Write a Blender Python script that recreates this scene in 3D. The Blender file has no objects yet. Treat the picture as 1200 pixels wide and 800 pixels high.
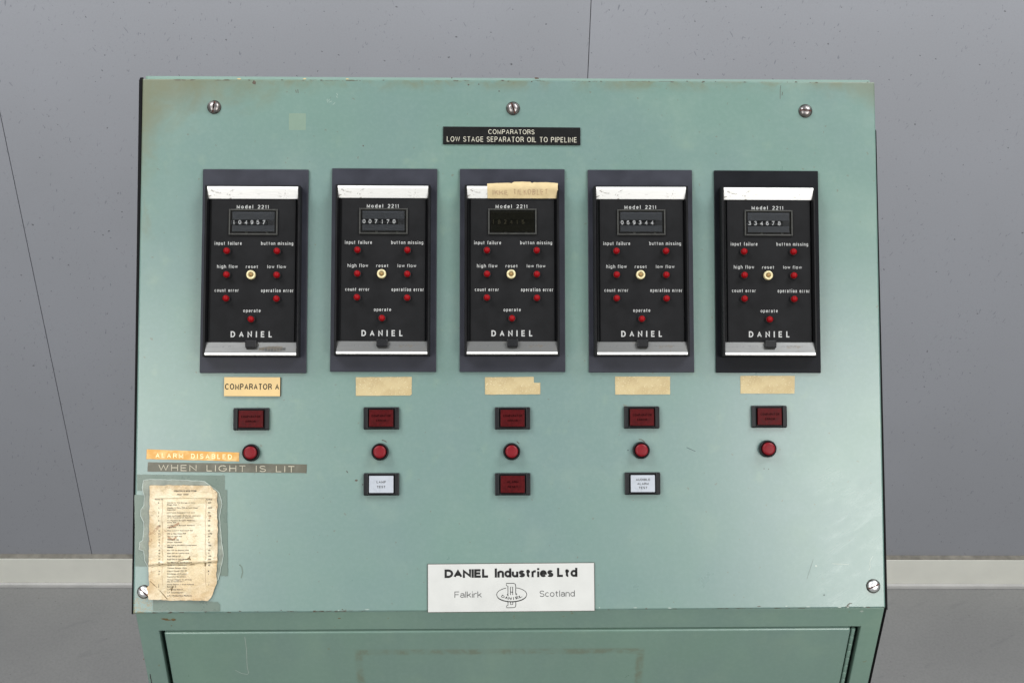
import bpy, bmesh, math, random
from mathutils import Vector, Matrix, noise
from mathutils.geometry import delaunay_2d_cdt

random.seed(7)
sc = bpy.context.scene
C = sc.collection
R = math.radians

# ------------------------------------------------------------------ camera
CAM = Vector((-0.02328, -0.88184, 1.59613))
TH, YAW, ROLL = R(34.2223), R(1.5581), R(0.7792)
F = 1667.0                                   # focal length in pixels of the 1200 px wide photograph
fw = Vector((math.sin(YAW)*math.cos(TH), math.cos(YAW)*math.cos(TH), -math.sin(TH)))
rt0 = Vector((math.cos(YAW), -math.sin(YAW), 0)); up0 = rt0.cross(fw)
rt = rt0*math.cos(ROLL) + up0*math.sin(ROLL)
up = -rt0*math.sin(ROLL) + up0*math.cos(ROLL)
cd = bpy.data.cameras.new('camera'); cam = bpy.data.objects.new('camera', cd); C.objects.link(cam)
m = Matrix((rt, up, -fw)).transposed().to_4x4(); m.translation = CAM
cam.matrix_world = m
cd.sensor_width = 36; cd.lens = 36*F/1200; cd.clip_start = 0.05; cd.clip_end = 60
sc.camera = cam

# ------------------------------------------------------------------ world and lamps
w = bpy.data.worlds.new('World'); sc.world = w; w.use_nodes = True
w.node_tree.nodes['Background'].inputs[0].default_value = (0.86, 0.93, 1.0, 1)
w.node_tree.nodes['Background'].inputs[1].default_value = 0.13

def area(name, loc, target, sx, sy, power, col=(1, 1, 1)):
    l = bpy.data.lights.new(name, 'AREA'); l.shape = 'RECTANGLE'; l.size = sx; l.size_y = sy
    l.energy = power; l.color = col
    o = bpy.data.objects.new(name, l); C.objects.link(o); o.location = loc
    o.rotation_euler = (Vector(target)-Vector(loc)).to_track_quat('-Z', 'Y').to_euler()
    return o
area('softbox_left', (-0.98, -1.38, 1.70), (0, 0, 0.9), 0.8, 1.2, 18, (1.0, 0.985, 0.95))
area('softbox_right', (0.96, -1.45, 1.68), (0, 0, 0.9), 0.8, 1.2, 22, (1.0, 0.985, 0.95))
area('ceiling_softbox_left', (-1.15, -0.05, 2.7), (-0.5, 0.75, 0.6), 0.9, 0.9, 36, (0.96, 0.98, 1.0))
area('ceiling_softbox_right', (1.15, -0.05, 2.7), (0.5, 0.75, 0.6), 0.9, 0.9, 36, (0.96, 0.98, 1.0))
area('cool_fill_light', (0.0, -2.3, 2.5), (0, 0.3, 0.7), 1.6, 0.9, 3, (0.72, 0.86, 1.0))  # added bluish fill, lays a soft glare on the panel centre

sc.view_settings.view_transform = 'Standard'; sc.view_settings.look = 'None'
sc.view_settings.gamma = 1; sc.view_settings.use_curve_mapping = False
sc.view_settings.exposure = 0.0
sc.render.engine = 'CYCLES'

# ------------------------------------------------------------------ measuring
LEAN = R(38.5273); W = 0.557; H = 0.39881
ZC = 0.84 + H/2*math.cos(LEAN)
PC = Vector((0, 0, ZC))                                        # centre of the sloping panel
U = Vector((1, 0, 0)); V = Vector((0, math.sin(LEAN), math.cos(LEAN))); NN = U.cross(V)
PM = Matrix((U, V, NN)).transposed().to_4x4(); PM.translation = PC
def ray(px, py): return (fw + rt*((px-600)/F) + up*((400-py)/F)).normalized()
def P(px, py, h=0.0):
    """photo measurement -> (u, v) in metres on the sloping panel, h above it"""
    d = ray(px, py); o = PC + NN*h
    q = CAM + d*((o-CAM).dot(NN)/d.dot(NN)) - o
    return Vector((q.dot(U), q.dot(V)))
BY = -H/2*math.sin(LEAN) + 0.0015                              # plane of the upright body front
def B(px, py, y=None):
    """photo measurement -> (x, z) on the upright body front"""
    d = ray(px, py); q = CAM + d*(((BY if y is None else y)-CAM.y)/d.y)
    return Vector((q.x, q.z))

# ------------------------------------------------------------------ materials
class NT:
    def __init__(s, name):
        s.m = bpy.data.materials.new(name); s.m.use_nodes = True; s.t = s.m.node_tree
        s.b = s.t.nodes['Principled BSDF']; s.co = s.t.nodes.new('ShaderNodeTexCoord').outputs['Object']
        s.xyz = None
    def lk(s, a, inp):
        if isinstance(a, (int, float, tuple, list)): inp.default_value = a
        else: s.t.links.new(a, inp)
    def math(s, op, a, b=0.0, c=0.0, clamp=False):
        n = s.t.nodes.new('ShaderNodeMath'); n.operation = op; n.use_clamp = clamp
        s.lk(a, n.inputs[0]); s.lk(b, n.inputs[1])
        if op in ('MULTIPLY_ADD', 'SMOOTH_MIN', 'COMPARE'): s.lk(c, n.inputs[2])
        return n.outputs[0]
    def axis(s, k):
        if s.xyz is None:
            n = s.t.nodes.new('ShaderNodeSeparateXYZ'); s.t.links.new(s.co, n.inputs[0]); s.xyz = n.outputs
        return s.xyz[k]
    def noise(s, scale, detail=4, rough=0.55, sc3=None, rot=None, dist=0.0, loc=None):
        v = s.co
        if sc3 or rot or loc:
            if rot:
                mp = s.t.nodes.new('ShaderNodeMapping'); s.t.links.new(v, mp.inputs[0]); v = mp.outputs[0]
                mp.inputs['Rotation'].default_value = rot
            mp = s.t.nodes.new('ShaderNodeMapping'); s.t.links.new(v, mp.inputs[0]); v = mp.outputs[0]
            if sc3: mp.inputs['Scale'].default_value = sc3
            if loc: mp.inputs['Location'].default_value = loc
        n = s.t.nodes.new('ShaderNodeTexNoise'); s.t.links.new(v, n.inputs['Vector'])
        n.inputs['Scale'].default_value = scale; n.inputs['Detail'].default_value = detail
        n.inputs['Roughness'].default_value = rough; n.inputs['Distortion'].default_value = dist
        return n.outputs['Fac']
    def step(s, v, lo, hi, a=0.0, b=1.0, smooth=True):
        n = s.t.nodes.new('ShaderNodeMapRange'); n.interpolation_type = 'SMOOTHSTEP' if smooth else 'LINEAR'
        s.lk(v, n.inputs['Value'])
        n.inputs['From Min'].default_value = lo; n.inputs['From Max'].default_value = hi
        n.inputs['To Min'].default_value = a; n.inputs['To Max'].default_value = b
        return n.outputs[0]
    def mix(s, f, a, b, mode='MIX'):
        n = s.t.nodes.new('ShaderNodeMix'); n.data_type = 'RGBA'; n.blend_type = mode
        s.lk(f, n.inputs[0]); s.lk(a, n.inputs[6]); s.lk(b, n.inputs[7])
        return n.outputs[2]
    def mul(s, a, b): return s.math('MULTIPLY', a, b)
    def mx(s, a, b): return s.math('MAXIMUM', a, b)
    def bump(s, h, strength=0.2, dist=0.001):
        n = s.t.nodes.new('ShaderNodeBump'); s.t.links.new(h, n.inputs['Height'])
        n.inputs['Strength'].default_value = strength; n.inputs['Distance'].default_value = dist
        s.t.links.new(n.outputs[0], s.b.inputs['Normal'])
    def set(s, **k):
        for a, v in k.items():
            key = {'col': 'Base Color', 'rough': 'Roughness', 'metal': 'Metallic', 'spec': 'Specular IOR Level',
                   'coat': 'Coat Weight', 'coatr': 'Coat Roughness', 'alpha': 'Alpha', 'trans': 'Transmission Weight',
                   'sss': 'Subsurface Weight'}[a]
            s.lk(v, s.b.inputs[key])
        return s

def c4(r, g, b): return (r, g, b, 1.0)
def simple(name, col, rough=0.5, metal=0.0, spec=0.5, var=0.12, scale=120, bump=0.0, coat=0.0, coatr=0.1):
    t = NT(name); n = t.noise(scale, 5)
    k = t.step(n, 0.3, 0.7, 1-var, 1+var, False)
    c = t.mix(1.0, c4(*col), k, 'MULTIPLY')
    t.set(col=c, rough=t.step(n, 0.3, 0.7, max(rough-.06, .02), min(rough+.06, 1), False), metal=metal, spec=spec, coat=coat, coatr=coatr)
    if bump: t.bump(n, bump, 0.0004)
    return t.m

GREEN = (0.113, 0.187, 0.158); OLIVE = c4(0.125, 0.108, 0.045); CHIP = c4(0.06, 0.042, 0.025)

def paint(name, kind):
    t = NT(name)
    big = t.noise(7, 3); mid = t.noise(26, 5, 0.6); fine = t.noise(300, 3, 0.6)
    base = t.mix(t.step(big, 0.35, 0.65), c4(*GREEN), c4(GREEN[0]*1.0, GREEN[1]*0.955, GREEN[2]*1.03))
    base = t.mix(t.step(mid, 0.5, 0.75, 0, 0.3), base, c4(0.155, 0.225, 0.18))
    base = t.mix(t.step(fine, 0.4, 0.7, 0, 0.05), base, c4(0.28, 0.36, 0.34))
    if kind != 'panel': base = t.mix(1.0, base, c4(1.25, 1.25, 1.17), 'MULTIPLY')  # same paint as the panel, made to look better lit by colour
    x, y = t.axis(0), t.axis(1)
    rough = t.step(mid, 0.3, 0.7, 0.27, 0.36, False)
    if kind == 'panel':
        n2 = t.noise(38, 6, 0.65, dist=0.6)
        # grime along the top edge
        e = t.step(y, H/2-0.012, H/2-0.001)
        topm = t.mul(t.mul(e, t.step(n2, 0.40, 0.66)), 0.55)
        # brown corner, upper left
        ax = t.math('MULTIPLY_ADD', x, 1.0, W/2); ay = t.math('MULTIPLY_ADD', y, -1.0, H/2)
        # grime fades away from the corner, longer along the top edge
        d1 = t.math('ADD', t.math('MULTIPLY', ax, 7.0), t.math('MULTIPLY', ay, 21.0))
        d2 = t.math('ADD', t.math('MULTIPLY', ax, 36.0), t.math('MULTIPLY', ay, 9.5))
        dn = t.math('MULTIPLY_ADD', n2, 1.5, -0.75)
        d = t.math('ADD', t.math('SMOOTH_MIN', d1, d2, 0.3), dn)
        cor = t.step(d, 0.10, 1.20, 0.66, 0.0)
        # lesser one, upper right
        bx = t.math('MULTIPLY_ADD', x, -1.0, W/2)
        d3 = t.math('ADD', t.math('ADD', t.math('MULTIPLY', bx, 13.0), t.math('MULTIPLY', ay, 34.0)), dn)
        cor2 = t.step(d3, 0.1, 1.0, 0.45, 0.0)
        # left edge blotches
        lef = t.mul(t.mul(t.step(ax, 0.0, 0.03, 1, 0), t.step(y, 0.02, 0.12)), t.step(n2, 0.5, 0.72, 0, 0.4))
        st = t.mx(t.mx(topm, cor), t.mx(cor2, lef))
        base = t.mix(st, base, OLIVE)
        # faint grubby marks around the modules and buttons
        n3 = t.noise(55, 5, 0.6, loc=(3, 1, 0))
        g = t.mul(t.mul(t.step(y, -0.13, -0.10), t.step(y, 0.17, 0.14)), t.step(n3, 0.56, 0.74, 0, 0.22))
        base = t.mix(g, base, c4(0.2, 0.27, 0.19))
        # square ghost of a removed sticker
        a = P(339.5, 133); b = P(357.5, 152.5)
        cx, cy, hx = (a.x+b.x)/2, (a.y+b.y)/2, (b.x-a.x)/2
        q = t.mx(t.math('ABSOLUTE', t.math('ADD', x, -cx)), t.math('ABSOLUTE', t.math('ADD', y, -cy)))
        ins = t.step(q, hx-0.0002, hx+0.0002, 0.22, 0)
        edg = t.step(t.math('ABSOLUTE', t.math('ADD', q, -hx)), 0.0001, 0.0007, 0.32, 0)
        base = t.mix(t.mx(ins, edg), base, c4(0.24, 0.27, 0.15))
        # rubbed pale scuffs, lower right and beneath the notice
        sc_ = t.noise(40, 5, 0.6, sc3=(1, 5, 1), rot=(0, 0, R(-28)), dist=1.2)
        rgt = t.mul(t.step(x, 0.19, 0.25), t.step(y, -0.07, -0.13))
        base = t.mix(t.mul(rgt, t.step(sc_, 0.55, 0.75, 0, 0.16)), base, c4(0.26, 0.34, 0.31))
        rough = t.math('ADD', rough, t.mul(rgt, t.step(sc_, 0.45, 0.65, 0, -0.06)))
        glue = t.noise(170, 4, 0.7, dist=2.0)
        cxg, cyg = P(166, 710)
        rr = t.math('ADD', t.math('POWER', t.math('ADD', x, -cxg), 2.0), t.math('POWER', t.math('ADD', y, -cyg), 2.0))
        gm = t.mul(t.step(rr, 0.00004, 0.00010, 1, 0), t.step(t.math('ABSOLUTE', t.math('ADD', glue, -0.5)), 0.02, 0.055, 0.8, 0))
        base = t.mix(gm, base, c4(0.17, 0.13, 0.05))
        # chipped rim, top and bottom
        chip = t.noise(90, 4, 0.7, sc3=(1, 3, 1))
        rim = t.mx(t.step(y, H/2-0.0016, H/2-0.0006), t.step(y, -H/2+0.0013, -H/2+0.0005))
        base = t.mix(t.mul(rim, t.step(chip, 0.57, 0.61)), base, CHIP)
        # tiny specks
        sp = t.noise(240, 2, 0.5, loc=(9, 4, 2))
        base = t.mix(t.step(sp, 0.715, 0.74, 0, 0.5), base, c4(0.10, 0.085, 0.05))
    else:
        sp = t.noise(150, 3, 0.6)
        base = t.mix(t.step(sp, 0.71, 0.74, 0, 0.6), base, c4(0.14, 0.13, 0.06))
        base = t.mix(t.step(t.noise(16, 4, sc3=(1, 1, .4)), .45, .7, 0, .25), base, c4(0.19, 0.30, 0.23))
        if kind == 'door':
            # residue outline of a removed label, in door coordinates (x, z)
            z = t.axis(2)
            a = B(421, 772); b = B(750, 772)
            n2 = t.noise(70, 5, 0.7, dist=0.8)
            hx = (b.x-a.x)/2; cx = (a.x+b.x)/2; top = DT_REL - 0
            qx = t.math('ADD', t.math('ABSOLUTE', t.math('ADD', x, -cx)), -hx)
            qz = t.math('MULTIPLY_ADD', z, 1.0, top)
            q = t.math('ADD', t.mx(qx, qz), t.math('MULTIPLY_ADD', n2, 0.003, -0.0015))
            band = t.step(t.math('ABSOLUTE', q), 0.0012, 0.0042, 1, 0)
            base = t.mix(t.mul(band, t.step(n2, 0.40, 0.62, 0.12, 0.62)), base, c4(0.125, 0.135, 0.085))
    t.set(col=base, rough=rough, spec=0.6, coat=0.6, coatr=0.22)
    t.bump(t.math('ADD', t.mul(t.noise(420, 3), 0.5), t.mul(t.noise(60, 4), 1.5)), 0.14, 0.0004)
    return t.m
DT_REL = 0.0216
_m = {}
def M(k): return _m[k]
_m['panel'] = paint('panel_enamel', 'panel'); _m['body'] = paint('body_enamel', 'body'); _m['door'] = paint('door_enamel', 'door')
_m['black_edge'] = simple('black_side_sheet', (0.004, 0.004, 0.0045), 0.6, spec=0.08)
_m['void'] = simple('dark_interior', (0.01, 0.01, 0.01), 0.9)
_m['plate'] = simple('blue_black_plate', (0.020, 0.021, 0.030), 0.45, spec=0.3, var=0.2, scale=60)
_m['plate_dark'] = simple('black_plate', (0.005, 0.0055, 0.0075), 0.45, spec=0.12, var=0.2, scale=60)
_m['housing'] = simple('black_housing', (0.006, 0.006, 0.0065), 0.4, spec=0.18)
_m['face'] = simple('charcoal_face', (0.0080, 0.0080, 0.0086), 0.6, spec=0.1, var=0.3, scale=70, bump=0.1)
_m['print'] = simple('white_print', (0.44, 0.44, 0.425), 0.6, spec=0.2, var=0.12, scale=900)
_m['print_grey'] = simple('pale_grey_print', (0.36, 0.36, 0.35), 0.6, spec=0.2, var=0.1, scale=900)
_m['digit'] = simple('digit_print', (0.90, 0.92, 0.94), 0.6, var=0.05)
_m['drum'] = simple('drum_plastic', (0.016, 0.018, 0.023), 0.45)
_m['counter_grey'] = simple('counter_blue_grey', (0.055, 0.062, 0.074), 0.5)
_m['counter_frame'] = simple('counter_bezel', (0.022, 0.022, 0.018), 0.45, var=0.4, scale=400)
_m['red_lens'] = simple('red_lens', (0.20, 0.002, 0.004), 0.45, spec=0.12, coat=0.0, var=0.25, scale=500)
_m['red_lamp'] = simple('dark_red_lens', (0.052, 0.001, 0.0018), 0.4, spec=0.12, var=0.3, scale=500, coat=0.0)
_m['red_cap'] = simple('red_button_cap', (0.145, 0.004, 0.008), 0.4, spec=0.22, var=0.15, scale=300)
_m['white_lens'] = simple('white_lens', (0.34, 0.36, 0.395), 0.3, spec=0.5, var=0.05)
_m['legend_dark'] = simple('legend_print_dark', (0.010, 0.001, 0.001), 0.8, spec=0.03, var=0.1)
_m['ink'] = simple('black_ink', (0.012, 0.012, 0.012), 0.6, spec=0.2, var=0.3, scale=900)
_m['ink_thin'] = simple('grey_ink', (0.055, 0.055, 0.055), 0.6, spec=0.2, var=0.3, scale=900)
_m['bezel'] = simple('black_plastic_bezel', (0.010, 0.010, 0.011), 0.36, spec=0.2)
_m['brass'] = simple('pale_brass', (0.58, 0.50, 0.29), 0.4, metal=0.35, var=0.15)
_m['brass_dark'] = simple('worn_brass', (0.26, 0.155, 0.05), 0.45, metal=0.4, var=0.3)
_m['tag_yellow'] = simple('yellow_engraved_plastic', (0.52, 0.37, 0.165), 0.4, var=0.05, scale=40)
_m['white_sign'] = simple('white_sign_plastic', (0.45, 0.45, 0.43), 0.4, var=0.04, scale=60)
_m['engraved'] = simple('cream_engraving', (0.48, 0.45, 0.36), 0.6, var=0.25, scale=600)
_m['black_sign'] = simple('black_sign_plastic', (0.006, 0.006, 0.006), 0.5, spec=0.12)
_m['chip'] = simple('bare_rusty_chip', (0.06, 0.042, 0.028), 0.7, var=0.5, scale=700)
_m['pencil'] = simple('pencil_marks', (0.10, 0.10, 0.105), 0.6, var=0.4, scale=900)
_m['rust'] = simple('rusty_slot', (0.14, 0.035, 0.02), 0.8, var=0.4, scale=900)

def brushed(name, dirt_lo, dirt, col=(0.80, 0.79, 0.77), rough=0.34):
    t = NT(name)
    n = t.noise(60, 5, 0.6, sc3=(1, 14, 14))
    s = t.noise(260, 6, 0.75, sc3=(0.5, 1, 1), dist=0.8, loc=(1, 2, 3))
    big = t.noise(45, 3, 0.6)
    dm = t.mul(t.step(s, dirt_lo, dirt_lo+0.08), t.step(big, 0.42, 0.6))
    b = t.mix(t.step(n, 0.3, 0.7, 0, 1), c4(*col), c4(col[0]*0.9, col[1]*0.9, col[2]*0.9))
    b = t.mix(t.mul(dm, dirt), b, c4(0.10, 0.075, 0.045))
    t.set(col=b, metal=t.math('SUBTRACT', 0.85, t.mul(dm, 0.5)), rough=t.step(n, 0.3, 0.7, rough, rough+0.1, False))
    t.bump(n, 0.06, 0.0003)
    return t.m
_m['bar_lit'] = brushed('brushed_aluminium_worn', 0.555, 0.7, (0.95, 0.94, 0.91), 0.45)
_m['bar_shaded'] = brushed('brushed_aluminium_shaded', 0.53, 0.55, (0.165, 0.165, 0.16), 0.38)  # same aluminium as the upper bars, darkened to paint in the shade
_m['smudge'] = brushed('smudged_aluminium', 0.44, 0.5, (0.075, 0.075, 0.072), 0.42)
_m['screw'] = brushed('tarnished_steel', 0.47, 0.6, (0.24, 0.22, 0.215), 0.28)
_m['screw_bright'] = brushed('bright_steel', 0.60, 0.5, (0.85, 0.84, 0.84), 0.3)
_m['washer'] = simple('dark_steel_rim', (0.05, 0.045, 0.04), 0.35, metal=0.6)

def pane(name, tint, opac):
    t = NT(name); o = t.t.nodes['Material Output']
    tr = t.t.nodes.new('ShaderNodeBsdfTransparent'); tr.inputs[0].default_value = c4(*tint)
    mx = t.t.nodes.new('ShaderNodeMixShader'); fr = t.t.nodes.new('ShaderNodeFresnel'); fr.inputs[0].default_value = 1.45
    t.set(col=c4(0.018, 0.018, 0.013), rough=0.2, spec=0.5)
    f = t.math('ADD', fr.outputs[0], t.step(t.noise(300, 4), 0.4, 0.7, opac*0.8, opac*1.2), clamp=True)
    t.t.links.new(f, mx.inputs[0]); t.t.links.new(tr.outputs[0], mx.inputs[1]); t.t.links.new(t.b.outputs[0], mx.inputs[2])
    t.t.links.new(mx.outputs[0], o.inputs[0])
    return t.m
_m['pane'] = pane('clear_counter_window', (0.95, 0.95, 0.95), 0.04)
_m['pane_smoked'] = pane('smoked_counter_window', (0.55, 0.53, 0.47), 0.16)

def tape_mat():
    t = NT('masking_tape'); n = t.noise(600, 4, 0.7); b = t.noise(90, 4)
    c = t.mix(t.step(b, 0.4, 0.65), c4(0.42, 0.335, 0.18), c4(0.37, 0.285, 0.145))
    gl = t.step(t.noise(330, 2, 0.6, dist=2.5), 0.60, 0.66)
    c = t.mix(t.mul(gl, 0.32), c, c4(0.86, 0.78, 0.55))  # pale glare dots painted into the tape colour
    t.set(col=c, rough=t.step(gl, 0, 1, 0.5, 0.2), spec=0.4); t.bump(t.math('ADD', n, t.mul(gl, 1.5)), 0.5, 0.0003)
    return t.m
_m['tape'] = tape_mat()
_m['tape_old'] = simple('old_paper_tape', (0.47, 0.365, 0.195), 0.6, var=0.08, scale=200, bump=0.3)
_m['faded_ink'] = simple('faded_biro', (0.34, 0.22, 0.13), 0.7, var=0.3, scale=900)

def dymo(name, col, spot):
    t = NT(name); n = t.noise(110, 3, 0.6)
    c = t.mix(t.step(n, 0.45, 0.7), c4(*col), c4(*spot))
    t.set(col=c, rough=0.38, spec=0.5); t.bump(t.noise(160, 2), 0.25, 0.0005)
    return t.m
_m['orange'] = dymo('orange_embossing_tape', (0.50, 0.25, 0.045), (0.60, 0.38, 0.14))
_m['brown_tape'] = dymo('grey_brown_embossing_tape', (0.078, 0.074, 0.05), (0.10, 0.094, 0.068))
_m['emboss_pale'] = simple('stretched_pale_lettering', (0.78, 0.64, 0.36), 0.5, var=0.2, scale=700)
_m['emboss_cream'] = simple('cream_lettering', (0.36, 0.335, 0.255), 0.5, var=0.25, scale=700)

def paper_mat():
    t = NT('aged_notice_paper')
    a = t.noise(30, 6, 0.65, dist=0.7); b = t.noise(120, 5, 0.7, dist=1.0, loc=(5, 3, 0)); f = t.noise(700, 3)
    c = t.mix(t.step(a, 0.38, 0.62), c4(0.62, 0.54, 0.38), c4(0.53, 0.42, 0.25))
    c = t.mix(t.step(b, 0.58, 0.72, 0, 0.6), c, c4(0.70, 0.66, 0.56))
    x, y = t.axis(0), t.axis(1)
    # rotten brown rim and patches
    ex = t.step(t.math('ABSOLUTE', x), 0.017, 0.0265); ey = t.step(t.math('ABSOLUTE', y), 0.034, 0.0435)
    rim = t.mul(t.mx(ex, ey), t.step(a, 0.35, 0.6, 0.1, 0.75))
    c = t.mix(rim, c, c4(0.40, 0.26, 0.12))
    low = t.mul(t.step(y, -0.02, -0.04), t.step(a, 0.4, 0.65, 0.15, 0.6))
    c = t.mix(low, c, c4(0.42, 0.28, 0.13))
    spot = t.mul(t.step(t.noise(150, 4, 0.7, dist=1.5, loc=(1, 8, 2)), 0.575, 0.65), t.step(t.noise(25, 2, loc=(2, 2, 2)), 0.48, 0.6, 0, 0.75))
    c = t.mix(spot, c, c4(0.24, 0.12, 0.045))
    t.set(col=c, rough=t.step(b, 0.4, 0.7, 0.55, 0.25), spec=0.5, coat=0.35, coatr=0.22)
    t.bump(t.math('ADD', b, t.mul(f, 0.3)), 0.9, 0.0016)
    return t.m
_m['paper'] = paper_mat()
_m['type_ink'] = simple('typewriter_ink', (0.035, 0.03, 0.025), 0.7, var=0.7, scale=500)
_m['crease'] = simple('brown_tear', (0.14, 0.095, 0.04), 0.8, var=0.4, scale=600)
_m['glue_tape'] = simple('grimy_clear_tape', (0.092, 0.130, 0.103), 0.3, var=0.05, scale=90, bump=0.06)
_m['film'] = simple('yellowed_film', (0.150, 0.170, 0.135), 0.25, var=0.28, scale=120, bump=0.35)
_m['film_edge'] = simple('film_edge', (0.30, 0.35, 0.31), 0.35, var=0.2)

def wall_mat():
    t = NT('blue_grey_wall_sheet')
    c = t.mix(t.step(t.noise(3, 3), 0.35, 0.65), c4(0.350, 0.357, 0.386), c4(0.332, 0.338, 0.363))
    c = t.mix(t.step(t.noise(500, 2), 0.3, 0.7, 0, 0.10), c, c4(0.2, 0.2, 0.23))
    # short rubbed flecks lying in several directions
    for ang, l, lo, k in ((62, (.6, 2.6, 2.6), 0.67, 0.4), (82, (.6, 2.2, 2.2), 0.675, 0.5), (38, (.5, 2.6, 2.6), 0.685, 0.35), (-60, (.6, 2.6, 2.6), 0.675, 0.4)):
        v = t.noise(125, 3, 0.55, sc3=l, rot=(0, R(ang), 0), loc=(ang, 0, ang*.3))
        msk = t.step(t.noise(9, 2, loc=(ang*.1, 1, 2)), 0.42, 0.56)
        c = t.mix(t.mul(t.step(v, lo-.02, lo+0.03, 0, k), msk), c, c4(0.10, 0.11, 0.13))
    c = t.mix(t.step(t.noise(190, 2, 0.5, loc=(7, 7, 7)), 0.70, 0.735, 0, 0.75), c, c4(0.075, 0.075, 0.08))
    c = t.mix(t.step(t.noise(80, 3, 0.6, sc3=(1, 6, 6), rot=(0, R(55), 0), loc=(3, 9, 1)), 0.69, 0.76, 0, 0.3), c, c4(0.40, 0.41, 0.44))
    t.set(col=c, rough=0.42, spec=0.45); t.bump(t.noise(350, 3), 0.12, 0.0006)
    return t.m
_m['wall'] = wall_mat()
def floor_mat():
    t = NT('grey_sheet_floor')
    c = t.mix(t.step(t.noise(5, 4), 0.35, 0.65), c4(0.225, 0.223, 0.215), c4(0.205, 0.203, 0.197))
    c = t.mix(t.step(t.noise(260, 3), 0.35, 0.7, 0, 0.25), c, c4(0.13, 0.13, 0.13))
    sm = t.noise(14, 4, 0.55, sc3=(1, 4, 1), rot=(0, 0, R(-28)), loc=(2.2, 0, 0))
    c = t.mix(t.step(sm, 0.60, 0.72, 0, 0.35), c, c4(0.15, 0.15, 0.15))
    c = t.mix(t.step(t.noise(210, 2, loc=(4, 1, 1)), 0.70, 0.735, 0, .5), c, c4(0.06, 0.06, 0.05))
    t.set(col=c, rough=0.5, spec=0.4)
    t.bump(t.noise(150, 3, 0.6), 0.35, 0.0012)
    return t.m
_m['floor'] = floor_mat()
_m['skirt'] = simple('cream_skirting', (0.86, 0.85, 0.76), 0.5, var=0.04, scale=20)
_m['skirt_lip'] = simple('grey_sealant_lip', (0.42, 0.41, 0.39), 0.5, var=0.1, scale=30)
_m['dirt'] = simple('dirt_line', (0.20, 0.185, 0.155), 0.8, var=0.3, scale=60)

# ------------------------------------------------------------------ mesh building
class MB:
    def __init__(s): s.v = []; s.f = []; s.mi = []; s.sm = []; s.mats = []
    def mat(s, k):
        if k not in s.mats: s.mats.append(k)
        return s.mats.index(k)
    def add(s, vs, fs, k, smooth=False, M4=None):
        o = len(s.v); i = s.mat(k)
        for p in vs: s.v.append(tuple(M4 @ Vector(p)) if M4 else tuple(p))
        for f in fs: s.f.append([a+o for a in f]); s.mi.append(i); s.sm.append(smooth)
    def box(s, lo, hi, k, bev=0.0, seg=2, M4=None):
        bm = bmesh.new(); bmesh.ops.create_cube(bm, size=1)
        for v in bm.verts: v.co = Vector([(lo[i]+hi[i])/2 + v.co[i]*(hi[i]-lo[i]) for i in range(3)])
        if bev: bmesh.ops.bevel(bm, geom=bm.edges[:], offset=bev, segments=seg, affect='EDGES', profile=0.5)
        s.bm(bm, k, bool(bev) and False, M4)
    def bm(s, bm, k, smooth=False, M4=None):
        bm.verts.index_update()
        s.add([v.co.copy() for v in bm.verts], [[v.index for v in f.verts] for f in bm.faces], k, smooth, M4); bm.free()
    def prism(s, pts, z0, z1, k, M4=None, bev=0.0):
        """pts: closed outline in xy, counter-clockwise"""
        bm = bmesh.new(); vs = [bm.verts.new((p[0], p[1], z0)) for p in pts]; f = bm.faces.new(vs)
        r = bmesh.ops.extrude_face_region(bm, geom=[f])
        nv = [e for e in r['geom'] if isinstance(e, bmesh.types.BMVert)]
        for v in nv: v.co.z = z1
        bmesh.ops.recalc_face_normals(bm, faces=bm.faces[:])
        if bev:
            es = [e for e in bm.edges if all(abs(v.co.z-z1) < 1e-7 for v in e.verts)]
            bmesh.ops.bevel(bm, geom=es, offset=bev, segments=2, affect='EDGES', profile=0.5)
        s.bm(bm, k, False, M4)
    def lathe(s, prof, n, k, cx=0, cy=0, smooth=True, M4=None):
        vs = []; fs = []
        for r, z in prof:
            for j in range(n):
                a = 2*math.pi*j/n; vs.append((cx+r*math.cos(a), cy+r*math.sin(a), z))
        for i in range(len(prof)-1):
            for j in range(n):
                fs.append([i*n+j, i*n+(j+1) % n, (i+1)*n+(j+1) % n, (i+1)*n+j])
        fs.append([(len(prof)-1)*n+j for j in range(n)])
        s.add(vs, fs, k, smooth, M4)
    def stroke(s, pts, wd, z, k, closed=False):
        n = len(pts); L = []; Rr = []
        for i in range(n):
            a = Vector(pts[(i-1) % n] if closed or i else pts[0]); b = Vector(pts[(i+1) % n] if closed or i < n-1 else pts[-1])
            d = (b-a); d = d.normalized() if d.length else Vector((1, 0)); q = Vector((-d.y, d.x))*(wd/2)
            c = Vector(pts[i]); L.append(c+q); Rr.append(c-q)
        zz = z if callable(z) else (lambda x, y: z)
        vs = [(p.x, p.y, zz(p.x, p.y)) for p in L] + [(p.x, p.y, zz(p.x, p.y)) for p in Rr]
        m_ = n if closed else n-1
        s.add(vs, [[n+i, n+(i+1) % n, (i+1) % n, i] for i in range(m_)], k)
    def build(s, name, parent=None, mw=None, local=None):
        me = bpy.data.meshes.new(name); me.from_pydata(s.v, [], s.f)
        for k in s.mats: me.materials.append(M(k))
        me.polygons.foreach_set('material_index', s.mi); me.polygons.foreach_set('use_smooth', s.sm); me.update()
        o = bpy.data.objects.new(name, me); C.objects.link(o)
        if parent: o.parent = parent
        if local is not None: o.matrix_local = local if isinstance(local, Matrix) else Matrix.Translation(Vector(local))
        return o

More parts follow.
